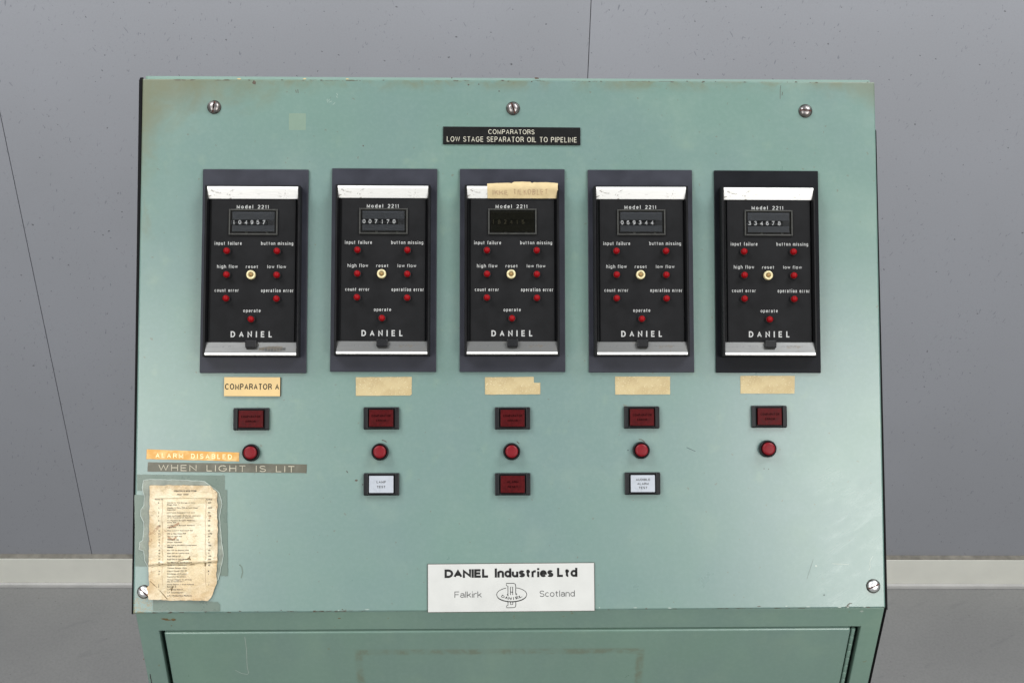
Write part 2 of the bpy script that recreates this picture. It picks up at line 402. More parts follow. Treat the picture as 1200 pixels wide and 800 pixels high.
def tag(o, label=None, cat=None, group=None, kind=None):
    if label: o['label'] = label
    if cat: o['category'] = cat
    if group: o['group'] = group
    if kind: o['kind'] = kind
    return o
def empty(name, mw):
    o = bpy.data.objects.new(name, None); o.empty_display_size = 0.02; C.objects.link(o)
    o.matrix_world = mw if isinstance(mw, Matrix) else Matrix.Translation(Vector(mw))
    return o
def on_panel(u, v, h=0.0, rz=0.0): return PM @ Matrix.Translation((u, v, h)) @ Matrix.Rotation(rz, 4, 'Z')

_tc = {}
def glyphs(s, bold=0.0, space=1.0):
    key = (s, bold, space)
    if key in _tc: return _tc[key]
    cu = bpy.data.curves.new('lettering', 'FONT'); cu.body = s; cu.size = 1; cu.offset = bold; cu.resolution_u = 3
    cu.space_character = space
    ob = bpy.data.objects.new('lettering', cu); C.objects.link(ob)
    bpy.context.view_layer.update()
    dg = bpy.context.evaluated_depsgraph_get(); me = bpy.data.meshes.new_from_object(ob.evaluated_get(dg))
    vs = [(v.co.x, v.co.y) for v in me.vertices]; fs = [list(p.vertices) for p in me.polygons]
    bpy.data.objects.remove(ob); bpy.data.curves.remove(cu); bpy.data.meshes.remove(me)
    _tc[key] = (vs, fs); return vs, fs
def _arc(cx, cy, rx, ry, a0, a1):
    n = max(2, int(abs(a1-a0)/20)); return [(cx+rx*math.cos(R(a0+(a1-a0)*i/n)), cy+ry*math.sin(R(a0+(a1-a0)*i/n))) for i in range(n+1)]
X_ = 0.70
def _bowl(cx=0.27, a0=0, a1=360): return _arc(cx, X_/2, 0.27, X_/2, a0, a1)
GL = {  # width, centre lines (cap height 1)
 'A': (.74, [[(0, 0), (.37, 1), (.74, 0)], [(.13, .33), (.61, .33)]]),
 'B': (.64, [[(0, 0), (0, 1), (.38, 1)]+_arc(.38, .765, .22, .235, 90, -90)+[(0, .53)], [(.38, .53)]+_arc(.38, .265, .26, .265, 90, -90)+[(0, 0)]]),
 'C': (.76, [_arc(.42, .5, .42, .5, 42, 318)]),
 'D': (.70, [[(0, 0), (0, 1), (.28, 1)]+_arc(.28, .5, .42, .5, 90, -90)+[(0, 0)]]),
 'E': (.58, [[(.58, 1), (0, 1), (0, 0), (.60, 0)], [(0, .52), (.54, .52)]]),
 'F': (.56, [[(.58, 1), (0, 1), (0, 0)], [(0, .50), (.50, .50)]]),
 'G': (.80, [_arc(.42, .5, .42, .5, 42, 335)+[(.81, .46), (.46, .46)]]),
 'H': (.66, [[(0, 0), (0, 1)], [(.66, 0), (.66, 1)], [(0, .52), (.66, .52)]]),
 'I': (.02, [[(.01, 0), (.01, 1)]]), 'K': (.66, [[(0, 0), (0, 1)], [(.64, 1), (0, .38)], [(.24, .6), (.68, 0)]]),
 'L': (.54, [[(0, 1), (0, 0), (.54, 0)]]), 'M': (.80, [[(0, 0), (0, 1), (.40, .08), (.80, 1), (.80, 0)]]),
 'N': (.68, [[(0, 0), (0, 1), (.68, 0), (.68, 1)]]), 'O': (.84, [_arc(.42, .5, .42, .5, 90, 450)]),
 'P': (.62, [[(0, 0), (0, 1), (.36, 1)]+_arc(.36, .74, .26, .26, 90, -90)+[(0, .48)]]),
 'R': (.66, [[(0, 0), (0, 1), (.38, 1)]+_arc(.38, .75, .25, .25, 90, -90)+[(0, .5)], [(.36, .5), (.62, .3), (.66, 0)]]),
 'S': (.62, [_arc(.31, .75, .29, .25, 20, 270)+_arc(.31, .25, .31, .25, 90, -160)]),
 'T': (.66, [[(0, 1), (.66, 1)], [(.33, 1), (.33, 0)]]), 'U': (.66, [[(0, 1)]+_arc(.33, .33, .33, .33, 180, 360)+[(.66, 1)]]),
 'V': (.70, [[(0, 1), (.35, 0), (.70, 1)]]), 'W': (1.0, [[(0, 1), (.24, 0), (.50, 1), (.76, 0), (1.0, 1)]]),
 'a': (.50, [_arc(.25, .50, .24, .20, 160, 0)+[(.49, .12), (.56, 0)], [(.49, .42)]+_arc(.24, .21, .24, .21, 90, 270)+[(.49, .14)]]),
 'b': (.54, [[(0, 1), (0, 0)], _bowl()]), 'c': (.50, [_bowl(.27, 45, 315)]), 'd': (.54, [[(.54, 1), (.54, 0)], _bowl()]),
 'e': (.54, [[(0, .36), (.54, .36)]+_arc(.27, .35, .27, .35, 5, 320)]), 'f': (.30, [[(.36, 1)]+_arc(.28, .80, .16, .20, 90, 180)+[(.12, 0)], [(0, X_), (.32, X_)]]),
 'g': (.54, [_bowl(), [(.54, X_)]+[(.54, 0)]+_arc(.27, -.06, .27, .20, 0, -160)]), 'h': (.50, [[(0, 1), (0, 0)], [(0, .4)]+_arc(.25, .46, .25, .24, 170, 0)+[(.50, 0)]]),
 'i': (.02, [[(.01, 0), (.01, X_)], [(.01, .88), (.01, 1)]]), 'k': (.48, [[(0, 1), (0, 0)], [(.46, X_), (0, .28)], [(.18, .44), (.50, 0)]]), 'l': (.02, [[(.01, 0), (.01, 1)]]),
 'm': (.84, [[(0, 0), (0, X_)], [(0, .4)]+_arc(.21, .46, .21, .24, 170, 0)+[(.42, 0)], [(.42, .4)]+_arc(.63, .46, .21, .24, 170, 0)+[(.84, 0)]]),
 'n': (.50, [[(0, 0), (0, X_)], [(0, .4)]+_arc(.25, .46, .25, .24, 170, 0)+[(.50, 0)]]), 'o': (.56, [_arc(.28, X_/2, .28, X_/2, 90, 450)]),
 'p': (.54, [[(0, X_), (0, -.28)], _bowl()]), 'r': (.34, [[(0, 0), (0, X_)], [(0, .4)]+_arc(.28, .42, .28, .28, 170, 70)]),
 's': (.46, [_arc(.23, .525, .21, .175, 25, 270)+_arc(.23, .175, .23, .175, 90, -155)]), 't': (.40, [[(.16, .95), (.16, .14)]+_arc(.30, .16, .14, .16, 180, 280), [(-.02, X_-.03), (.40, X_-.03)]]),
 'u': (.50, [[(0, X_)]+_arc(.25, .24, .25, .24, 180, 350)+[(.50, .3)], [(.50, X_), (.50, 0)]]), 'w': (.76, [[(0, X_), (.19, 0), (.38, X_), (.57, 0), (.76, X_)]]),
 '0': (.54, [_arc(.27, .5, .27, .5, 90, 450)]), '1': (.2, [[(0, .76), (.18, 1), (.18, 0)]]), '2': (.56, [_arc(.28, .72, .27, .28, 165, -30)+[(.0, 0), (.58, 0)]]),
 '3': (.56, [_arc(.27, .76, .25, .24, 160, -85)+_arc(.27, .27, .28, .27, 85, -160)]), '4': (.58, [[(.42, 0), (.42, 1), (0, .26), (.6, .26)]]),
 '5': (.56, [[(.50, 1), (.08, 1), (.03, .52)]+_arc(.26, .33, .29, .33, 125, -150)]), '6': (.56, [_arc(.28, .32, .27, .32, 180, 540)+[(.01, .5)]+_arc(.34, .62, .32, .38, 170, 60)]),
 '7': (.54, [[(0, 1), (.56, 1), (.18, 0)]]), '8': (.56, [_arc(.28, .75, .23, .25, 90, 450), _arc(.28, .26, .28, .26, 90, 450)]),
 '9': (.56, [_arc(.28, .68, .27, .32, 0, 360)+[(.55, .5)]+_arc(.22, .38, .32, .38, -10, -120)])}
def stroked(s, wt, gap, fx=1.0):
    """lettering drawn with strokes of even weight: flat quads with mitred joints"""
    key = ('st', s, wt, gap, round(fx, 4))
    if key in _tc: return _tc[key]
    vs = []; fs = []; x = 0.0
    for ch in s:
        if ch == ' ': x += 0.34+gap*0.6; continue
        wd, pls = GL[ch]
        for pl in pls:
            p = [Vector((a[0]*fx, a[1])) for a in pl]; q = [p[0]]
            for a in p[1:]:
                if (a-q[-1]).length > 1e-4: q.append(a)
            n = len(q); closed = (q[0]-q[-1]).length < 1e-3 and n > 6; o = len(vs)
            for i in range(n):
                a = q[i-1] if i else (q[-2] if closed else None); b = q[i+1] if i < n-1 else (q[1] if closed else None)
                d1 = (q[i]-a).normalized() if a is not None else None; d2 = (b-q[i]).normalized() if b is not None else None
                if d1 is None: d1 = d2
                if d2 is None: d2 = d1
                t = d1+d2; t = t.normalized() if t.length > 0.2 else d1
                nn = Vector((-t.y, t.x)); cosv = max(0.42, abs(nn.dot(Vector((-d1.y, d1.x)))))
                k = wt/2/cosv
                for sg_ in (1, -1): vs.append((x+q[i].x+nn.x*k*sg_, q[i].y*(1-wt)+wt/2+nn.y*k*sg_))
            for i in range(n-1): fs.append([o+2*i+1, o+2*i+3, o+2*i+2, o+2*i])
            if ch not in 'gp':
                for i_ in range(o, len(vs)): vs[i_] = (vs[i_][0], min(1.0, max(0.0, vs[i_][1])))
        x += wd*fx+wt+gap
    # straight vertical ends stop at the centre line: stretch them to full height
    out = []
    for a, b in vs:
        if abs(b-wt/2) < 1e-4: b = 0.0
        elif abs(b-(1-wt/2)) < 1e-4: b = 1.0
        out.append((a, b))
    _tc[key] = (out, fs); return out, fs
def text(mb, s, x0, y0, x1, y1, z, k, bold=0.0, space=1.0, skew=None, rise=0.0, jitter=0.0, st=None):
    """lettering fitted into the box x0..x1, y0..y1"""
    if st:
        vs, fs = stroked(s, st[0], st[1])
        nh = max(v[1] for v in vs)-min(v[1] for v in vs); nw = max(v[0] for v in vs)-min(v[0] for v in vs)
        want = (x1-x0)/(y1-y0)*nh; sw = sum(GL[c_][0] for c_ in s if c_ != ' ')
        fx = min(2.2, max(0.55, 1+(want-nw)/sw)); vs, fs = stroked(s, st[0], st[1], fx)
    else: vs, fs = glyphs(s, bold, space)
    ax = min(v[0] for v in vs); bx = max(v[0] for v in vs); ay = min(v[1] for v in vs); by = max(v[1] for v in vs)
    zz = z if callable(z) else (lambda x, y: z)
    out = []
    for a, b in vs:
        x = x0+(a-ax)/(bx-ax)*(x1-x0); y = y0+(b-ay)/(by-ay)*(y1-y0) + rise*(a-ax)/(bx-ax)
        if skew: x += skew*(y-y0)
        if jitter: x += noise.noise(Vector((x*400, y*400, 0)))*jitter; y += noise.noise(Vector((x*400, y*400, 9)))*jitter
        out.append((x, y, zz(x, y)))
    mb.add(out, fs, k)

def sheet(outline, step, zf, k, mb, thick=0.0, smooth=True):
    """thin sheet with an uneven outline and a relief zf(x, y)"""
    pts = [Vector(p) for p in outline]; n = len(pts)
    xs = [p.x for p in pts]; ys = [p.y for p in pts]; extra = []
    def inside(x, y):
        c = False; j = n-1
        for i in range(n):
            if (pts[i].y > y) != (pts[j].y > y) and x < (pts[j].x-pts[i].x)*(y-pts[i].y)/(pts[j].y-pts[i].y)+pts[i].x: c = not c
            j = i
        return c
    y = min(ys)+step/2
    while y < max(ys):
        x = min(xs)+step/2
        while x < max(xs):
            if inside(x, y) and min((Vector((x, y))-p).length for p in pts) > step*.4: extra.append(Vector((x, y)))
            x += step
        y += step
    r = delaunay_2d_cdt(pts+extra, [], [list(range(n))], 1, 1e-7)
    vs, fs = r[0], r[2]
    top = [(v.x, v.y, zf(v.x, v.y)) for v in vs]
    mb.add(top, [list(f) for f in fs], k, smooth)
    if thick:
        o = [(p.x, p.y, zf(p.x, p.y)) for p in pts]; u = [(p.x, p.y, max(zf(p.x, p.y)-thick, 0.00002)) for p in pts]
        mb.add(o+u, [[i, (i+1) % n, n+(i+1) % n, n+i][::-1] for i in range(n)], k)

def wob(pts, step, amp, seed=0):
    """subdivide an outline and roughen it"""
    out = []; n = len(pts)
    for i in range(n):
        a = Vector(pts[i]); b = Vector(pts[(i+1) % n]); q = max(1, int((b-a).length/step))
        for j in range(q):
            p = a+(b-a)*(j/q)
            out.append((p.x+amp*noise.noise(Vector((p.x*300, p.y*300, seed))), p.y+amp*noise.noise(Vector((p.x*300, p.y*300, seed+5)))))
    return out

# ------------------------------------------------------------------ room: floor, wall, skirting
WA = R(-0.5595); WO = Vector((-0.71957, 0.78924, 0))
WM = Matrix.Translation(WO) @ Matrix.Rotation(WA, 4, 'Z')       # x along the wall, -y towards the room
mb = MB(); mb.box((-3.5, -3.5, -0.05), (3.5, 0.83, 0), 'floor'); tag(mb.build('floor'), kind='structure')
mb = MB(); mb.box((-2.3, 0.006, 0), (3.7, 0.10, 2.6), 'void')
wall = tag(mb.build('wall', None), kind='structure'); wall.matrix_world = WM
pw = 0.7455
for i in range(-2, 4):
    x0 = 0.0868 + pw*i
    mb = MB(); mb.box((0.0004, 0, 0.004), (pw-0.0004, 0.006, 2.55), 'wall', bev=0.0003, seg=1)
    mb.build('wall_panel', wall, local=(x0, 0, 0))
mb = MB()
prof = [(-0.0005, 0.0), (-0.0095, 0.0), (-0.0090, 0.006), (-0.0090, 0.0558), (-0.0082, 0.0565), (-0.0005, 0.0565)]
SK = Matrix(((0, 0, 1, 0), (1, 0, 0, 0), (0, 1, 0, 0), (0, 0, 0, 1)))
mb.prism(prof, -2.3, 3.7, 'skirt', M4=SK)
sk = tag(mb.build('skirting_board'), kind='structure'); sk.matrix_world = WM
mb = MB(); mb.prism([(-0.0098, 0.0005), (-0.0150, 0.0005), (-0.0135, 0.0045), (-0.0098, 0.0062)], -2.3, 3.7, 'skirt_lip', M4=SK)
mb.build('sealant_strip', sk)
mb = MB(); mb.prism([(-0.0003, 0.0567), (-0.0088, 0.0567), (-0.0086, 0.0573), (-0.0003, 0.0585)], -2.3, 3.7, 'dirt', M4=SK)
mb.build('dust_line', sk)

# ------------------------------------------------------------------ the console
console = empty('control_console', (0, 0.05, 0))
tag(console, 'pale green steel control console with sloping instrument panel standing on the grey floor', 'control console')
ci = console.matrix_world.inverted()
def cp(mb, name, mw=Matrix.Identity(4), parent=None):
    o = mb.build(name, parent or console)
    o.matrix_local = (ci @ mw) if parent is None else (parent_world(parent).inverted() @ mw)
    return o
def parent_world(o):
    m_ = o.matrix_local.copy() if o.parent else o.matrix_world.copy()
    return parent_world(o.parent) @ m_ if o.parent else m_

mb = MB(); mb.prism([tuple(P(155.6, 718.8)), tuple(P(1037.8, 712)), tuple(P(1025.2, 96)), tuple(P(166.9, 92.2))], -0.003, 0, 'panel', bev=0.0012)
panel = cp(mb, 'front_panel', PM)

# shell behind the panel (profile in y, z)
T = Vector((H/2*math.sin(LEAN), ZC+H/2*math.cos(LEAN))); Bt = Vector((-H/2*math.sin(LEAN), 0.84))
nrm = Vector((-math.cos(LEAN), math.sin(LEAN)))
SX = Matrix(((0, 0, 1, 0), (1, 0, 0, 0), (0, 1, 0, 0), (0, 0, 0, 1)))      # prism xy -> world yz
def settle(mb): mb.v = [(x, y, z-0.0019*(x+W/2)/W) if z > 0.9 else (x, y, z) for x, y, z in mb.v]   # the top edge runs a little out of true
t0 = T - nrm*0.0032; b0 = Bt - nrm*0.0032
mb = MB()
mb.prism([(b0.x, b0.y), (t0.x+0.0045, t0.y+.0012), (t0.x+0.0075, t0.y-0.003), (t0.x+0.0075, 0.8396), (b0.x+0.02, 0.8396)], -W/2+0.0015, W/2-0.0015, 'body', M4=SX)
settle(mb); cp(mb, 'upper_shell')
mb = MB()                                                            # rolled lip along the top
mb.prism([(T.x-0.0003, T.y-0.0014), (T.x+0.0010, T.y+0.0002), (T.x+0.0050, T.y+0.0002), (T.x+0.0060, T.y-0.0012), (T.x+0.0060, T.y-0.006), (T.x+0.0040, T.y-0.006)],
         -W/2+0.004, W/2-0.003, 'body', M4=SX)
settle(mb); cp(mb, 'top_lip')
# black side sheets standing slightly proud of the panel edges
def side_sheet(sgn, pin_top, pin_bot, vtop, low):
    """outline of the front edge in panel (u, v); sheet runs back 0.23 m"""
    m_ = MB(); xt, xb = pin_top, pin_bot
    vb = -H/2-0.001
    e = W/2+0.0002
    vs = []
    for (x, v) in ((sgn*e, vtop), (xt, vtop), (xb, vb), (sgn*e, vb)):
        q = PM @ Vector((x, v, -0.0016)); vs.append(q)
    yb = T.x+0.006
    n = len(vs); back = [Vector((q.x, yb, q.z)) for q in vs]
    if low: back = [Vector((q.x, yb, q.z)) for q in vs]
    fs = [[0, 1, 2, 3], [7, 6, 5, 4], [0, 4, 5, 1], [1, 5, 6, 2], [2, 6, 7, 3], [3, 7, 4, 0]]
    m_.add(vs+back, fs, 'black_edge')
    if low:
        lo = -sgn*0
        x0, x1 = sorted((sgn*(W/2-0.0003), xb))
        m_.box((x0, BY+0.001, 0.012), (x1, yb, 0.8395), 'black_edge')
    o = cp(m_, 'side_panel'); o['label'] = 'black left side sheet' if sgn < 0 else 'black right side sheet'
side_sheet(-1, P(162.4, 92).x, P(153.6, 719).x, H/2-0.0005, False)
side_sheet(1, P(1027.6, 153).x, P(1040.9, 713).x, P(1027, 153).y, True)

# upright body: frame round the door
xl = -W/2+0.0010; xr = W/2-0.0006
jl = B(186.3, 738).x; jr = B(1009, 733).x; zt = (B(300, 738.4).y+B(900, 734.4).y)/2
dl = B(192.3, 741).x; dr = B(997, 736).x; dt = zt-0.0016
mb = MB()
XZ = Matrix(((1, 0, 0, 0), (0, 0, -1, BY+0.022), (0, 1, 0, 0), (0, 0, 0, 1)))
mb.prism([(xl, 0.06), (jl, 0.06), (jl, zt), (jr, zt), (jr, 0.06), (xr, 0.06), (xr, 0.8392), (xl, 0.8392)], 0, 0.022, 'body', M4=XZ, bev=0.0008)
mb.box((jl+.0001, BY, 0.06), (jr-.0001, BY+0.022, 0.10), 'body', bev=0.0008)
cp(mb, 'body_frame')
mb = MB(); mb.box((xl+0.001, BY+0.0225, 0.06), (xr-0.001, T.x+0.0030, 0.836), 'void'); cp(mb, 'inner_carcass')
mb = MB(); mb.box((xl+0.02, BY+0.03, 0.0), (xr-0.02, T.x-0.02, 0.0598), 'black_edge', bev=0.002); cp(mb, 'plinth')
DM = Matrix.Translation((0, BY-0.0006, dt))
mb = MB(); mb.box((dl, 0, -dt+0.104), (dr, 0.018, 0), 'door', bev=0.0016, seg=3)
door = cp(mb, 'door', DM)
mb = MB()
sc_pts = [B(287, 745), B(289, 760), B(289.5, 775), B(290, 781), B(291.5, 787), B(290, 789), B(283, 787.5), B(276, 784)]
mb.stroke([(p.x, p.y-dt) for p in sc_pts], 0.00045, 0.0, 'film_edge')
mb.v = [(x, -0.00008, y) for x, y, z in mb.v]; mb.f = [f[::-1] for f in mb.f]
o = mb.build('scratch', door)
# piano hinge, seen in the gap on the right
hx0 = B(998.2, 738).x; hx1 = B(1003.2, 738).x; hcx = (hx0+hx1)/2; hr = (hx1-hx0)/2
mb = MB(); mb.box((hx0-0.0004, BY+0.0072, 0.104), (hx1+0.0004, BY+0.0085, dt-0.0005), 'black_edge'); hinge = cp(mb, 'hinge')
HM = Matrix.Rotation(0, 4, 'X')
kz = dt-0.002; kk = None; L = 0.0078
for i in range(34):
    if kk is None:
        m_ = MB(); m_.lathe([(0.0, 0.0002), (hr*0.9, 0.0002), (hr, 0.0006), (hr, L-0.0005), (hr*0.9, L-0.0001), (0.0005, L-0.0001)], 14, 'body')
        kk = cp(m_, 'knuckle', Matrix.Translation((hcx, BY+0.0022, kz-L)), hinge)
    else:
        o = kk.copy(); C.objects.link(o); o.parent = hinge; o.location = kk.location + Vector((0, 0, -L*i))

# ------------------------------------------------------------------ panel screws
def screw(px, py, slot, bright, r=0.0050):
    c = P(px, py, 0.001); m_ = MB(); hm = 'screw_bright' if bright else 'screw'
    m_.lathe([(r*1.04, 0.00005), (r*1.04, 0.0006), (r*0.93, 0.0012), (r*0.86, 0.0012)], 28, 'washer')
    # raised head cut by a slot: two half domes
    for s in (-1, 1):
        n = 16; rings = [(0.84, 0.0012), (0.83, 0.0017), (0.72, 0.0024), (0.52, 0.0029), (0.28, 0.0032)]; g = 0.10
        vs = []; fs = []
        for q, z in rings:
            for j in range(n+1):
                a = math.pi*j/n; x = q*r*math.cos(a); y = s*(g*r+(q*r-g*r)*math.sin(a)); vs.append((x, y, z))
        for i in range(len(rings)-1):
            for j in range(n):
                f = [i*(n+1)+j, i*(n+1)+j+1, (i+1)*(n+1)+j+1, (i+1)*(n+1)+j]; fs.append(f if s > 0 else f[::-1])
        k = (len(rings)-1)*(n+1); f = [k+j for j in range(n+1)]; fs.append(f if s > 0 else f[::-1])
        m_.add(vs, fs, hm, True)
    m_.box((-r*0.80, -r*0.11, 0.0011), (r*0.80, r*0.11, 0.0017), 'rust')
    o = cp(m_, 'screw', on_panel(c.x, c.y, 0, R(slot)))
    return o
screw(250.8, 125.5, 80, False); screw(601.2, 127.0, -72, False); screw(944, 130, -4, False)
screw(168.5, 693, -42, True, 0.0048); screw(1023.6, 686.4, 24, True, 0.0050)

# ------------------------------------------------------------------ engraved plates fixed to the panel
def quad_on(px0, py0, px1, py1, h=0.0):
    a = P(px0, py0, h); b = P(px1, py1, h); return (a+b)/2, abs(b.x-a.x), abs(a.y-b.y)
def local(px, py, c, h): q = P(px, py, h)-c; return q
h = 0.0012
c, ww, hh = quad_on(519.2, 148.8, 680.2, 169.7, h)
mb = MB(); mb.box((-ww/2, -hh/2, 0.00004), (ww/2, hh/2, h), 'black_sign', bev=0.0003)
s = ww/161.0
text(mb, 'COMPARATORS', -27.5*s, 1.9*s, 26.5*s, 7.4*s, h+0.00006, 'engraved', st=(0.10, 0.20))
text(mb, 'LOW STAGE SEPARATOR OIL TO PIPELINE', -76*s, -7.4*s, 76*s, -1.3*s, h+0.00006, 'engraved', st=(0.10, 0.20))
o = cp(mb, 'title_plate', on_panel(c.x, c.y, 0, R(-0.35))); o['label'] = 'black engraved title plate'
h = 0.0016
c, ww, hh = quad_on(262.8, 441.9, 328.8, 464, h); s = ww/66.0
mb = MB(); mb.box((-ww/2, -hh/2, 0.00004), (ww/2, hh/2, h), 'ink', bev=0.0002)
mb.box((-ww/2, -hh/2, h), (ww/2-0.0004, hh/2, h+0.0003), 'tag_yellow', bev=0.0001)
text(mb, 'COMPARATOR A', -32*s, -3.4*s, 31.3*s, 3.6*s, h+0.00036, 'ink', st=(0.16, 0.13))
o = cp(mb, 'name_tag', on_panel(c.x, c.y, 0, R(-0.3))); o['label'] = 'yellow engraved tag with black lettering'
h = 0.0015
c, ww, hh = quad_on(501.6, 660.6, 696.6, 715.4, h); s = ww/195.0
mb = MB(); mb.box((-ww/2-0.0003, -hh/2-0.0003, 0.00004), (ww/2+0.0003, hh/2+0.0003, h-0.0004), 'chip')
mb.box((-ww/2, -hh/2, h-0.00039), (ww/2, hh/2, h), 'white_sign', bev=0.0002)
z = h+0.00006
def sg(x0, y0, x1, y1): return ((x0-599.1)*s, (688-y1)*s, (x1-599.1)*s, (688-y0)*s)
text(mb, 'DANIEL', *sg(521, 666.2, 572, 676.2), z, 'ink', st=(0.27, 0.03))
text(mb, 'Industries Ltd', *sg(579.8, 665.6, 677, 676.2), z, 'ink', st=(0.25, 0.04))
text(mb, 'Falkirk', *sg(532.6, 692.0, 564.6, 699.2), z, 'ink_thin', st=(0.11, 0.12))
text(mb, 'Scotland', *sg(632.4, 691.8, 673.6, 699.0), z, 'ink_thin', st=(0.11, 0.12))
def sp(x, y): return ((x-599.1)*s, (688-y)*s)
ex, ey = 599.6, 696.0
# ellipse, broken where the tall letter passes in front
arc = lambda a0, a1, rx, ry, n=34, dy=0: [sp(ex+rx*math.cos(R(a0+(a1-a0)*i/n)), ey+dy-ry*math.sin(R(a0+(a1-a0)*i/n))) for i in range(n+1)]
mb.stroke(arc(112, 432, 17.6, 8.1, 60), 0.7*s, z, 'ink')
mb.stroke(arc(195, 352, 17.2, 7.6, 40, 0.9), 0.9*s, z+0.00002, 'ink')
def dshape(x0, x1, y0, y1, wd, top=True, bottom=True):
    r = 2.2
    pts = [(x0, y0), (x1-r, y0), (x1-0.6, y0+0.7), (x1, y0+r), (x1, y1-r), (x1-0.6, y1-0.7), (x1-r, y1), (x0, y1)]
    if top and bottom: mb.stroke([sp(*p) for p in pts]+[sp(x0, y1-1.8), sp(x0+1.8, y1-2.2), sp(x0+1.8, y0+2.2), sp(x0, y0+1.8), sp(x0, y0)], wd, z+0.00003, 'ink')
# upper part of the tall letter
mb.stroke([sp(595.2, 697), sp(595.2, 686.2), sp(593.4, 685.6), sp(593.4, 683), sp(602, 683), sp(603.8, 683.9), sp(604.3, 686), sp(604.3, 696)], 0.75*s, z+0.00003, 'ink')
mb.stroke([sp(598.2, 696.6), sp(598.2, 687.2), sp(600.8, 687.2), sp(600.8, 696.6)], 0.75*s, z+0.00003, 'ink')
mb.stroke([sp(598.2, 693.2), sp(600.8, 693.2)], 0.8*s, z+0.00004, 'ink')
mb.stroke([sp(595.2, 695), sp(594.3, 696.2), sp(595.6, 697.6)], 0.8*s, z+0.00005, 'ink')
mb.stroke([sp(604.3, 694.6), sp(605.8, 695.6), sp(604.6, 696.8)], 0.8*s, z+0.00005, 'ink')
# lower part beneath the ellipse
mb.stroke([sp(595.2, 704.6), sp(595.2, 708.4), sp(593.4, 709), sp(593.4, 711.2), sp(602, 711.2), sp(603.8, 710.3), sp(604.3, 708.4), sp(604.3, 704.4)], 0.75*s, z+0.00003, 'ink')
mb.stroke([sp(598.2, 704.8), sp(598.2, 707.6), sp(600.6, 707.6), sp(600.9, 704.8)], 0.75*s, z+0.00003, 'ink')
# name curved along the ellipse
for i, ch in enumerate('DANIEL'):
    t_ = (i-2.5)/2.5; xx = ex+t_*10.2; yy = 700.6-abs(t_)**1.7*2.4
    vs, fs = glyphs(ch, 0.02)
    x0 = min(v[0] for v in vs); x1 = max(v[0] for v in vs); gy = max(v[1] for v in vs)
    ang = t_*R(30); hgt = 2.9*s; wdt = (0.8 if ch == 'I' else 3.6)*s; cx_, cy_ = sp(xx, yy)
    out = []
    for a, b in vs:
        lx = ((a-x0)/(x1-x0)-0.5)*wdt; ly = b/gy*hgt-hgt/2
        out.append((cx_+lx*math.cos(ang)-ly*math.sin(ang), cy_+lx*math.sin(ang)+ly*math.cos(ang), z+0.00005))
    mb.add(out, fs, 'ink')
o = cp(mb, 'maker_plate', on_panel(c.x, c.y, 0, R(0.2))); o['label'] = 'white rectangular maker plate with black lettering'

# ------------------------------------------------------------------ buttons and lamps
def rect_button(px0, py0, px1, py1, lines, white, label):
    c, ww, hh = quad_on(px0, py0, px1, py1, 0.002); hh = 0.0166; ww = 0.0264
    base = MB(); x, y = ww/2, hh/2
    base.box((-x, -y, 0.00004), (x, y, 0.0012), 'bezel', bev=0.0004)
    # raised rim and side guards
    for s_ in (-1, 1):
        base.box(tuple(sorted((s_*x, s_*(x-0.0033))))[0:1]+(-y+0.0003, 0.0011), tuple(sorted((s_*x, s_*(x-0.0033))))[1:2]+(y-0.0003, 0.0034), 'bezel', bev=0.0007)
        a = sorted((s_*(y-0.0002), s_*(y-0.0015)))
        base.box((-x+0.0034, a[0], 0.0011), (x-0.0034, a[1], 0.0030), 'bezel', bev=0.0005)
    root = cp(base, 'indicator_button', on_panel(c.x, c.y, 0, 0)); root['label'] = label
    lx, ly = 0.0090, 0.0063; zt_ = 0.0048; k = 'white_lens' if white else 'red_lamp'
    ln = MB(); ln.box((-lx, -ly, 0.0012), (lx, ly, zt_), k, bev=0.0004)
    n = len(lines); lh = 0.0017 if white else 0.0016; pitch = 0.0030 if n == 3 else 0.0036
    for i, t_ in enumerate(lines):
        yc = ((n-1)/2-i)*pitch; wd = {'COMPARATOR': 0.0142, 'AUDIBLE': 0.0105, 'ALARM': 0.0085, 'RESET': 0.0075, 'ERROR': 0.0075, 'LAMP': 0.0068, 'TEST': 0.0062}[t_]
        text(ln, t_, -wd/2, yc-lh/2, wd/2, yc+lh/2, zt_+0.00006, 'ink_thin' if white else 'legend_dark', st=(0.2, 0.16))
    ln.build('lens', root)
rect_button(274.2, 477.9, 314.8, 503.8, ['COMPARATOR', 'ERROR'], False, 'dark red legend button under the yellow engraved tag')
rect_button(426.6, 477, 467.2, 502.8, ['COMPARATOR', 'ERROR'], False, 'dark red legend button in the second column')
rect_button(580.4, 477, 620.8, 502.8, ['COMPARATOR', 'ERROR'], False, 'dark red legend button in the middle column')
rect_button(732.2, 476, 771.8, 501.8, ['COMPARATOR', 'ERROR'], False, 'dark red legend button in the fourth column')
rect_button(881.6, 475.2, 921.2, 500.8, ['COMPARATOR', 'ERROR'], False, 'dark red legend button in the last column')
rect_button(426.6, 554.4, 467.4, 580, ['LAMP', 'TEST'], True, 'white lamp test button')
rect_button(580.4, 554.2, 621.2, 580, ['ALARM', 'RESET'], False, 'dark red alarm button below the middle round button')
rect_button(733, 553.4, 773, 579.2, ['AUDIBLE', 'ALARM', 'TEST'], True, 'white audible alarm test button')

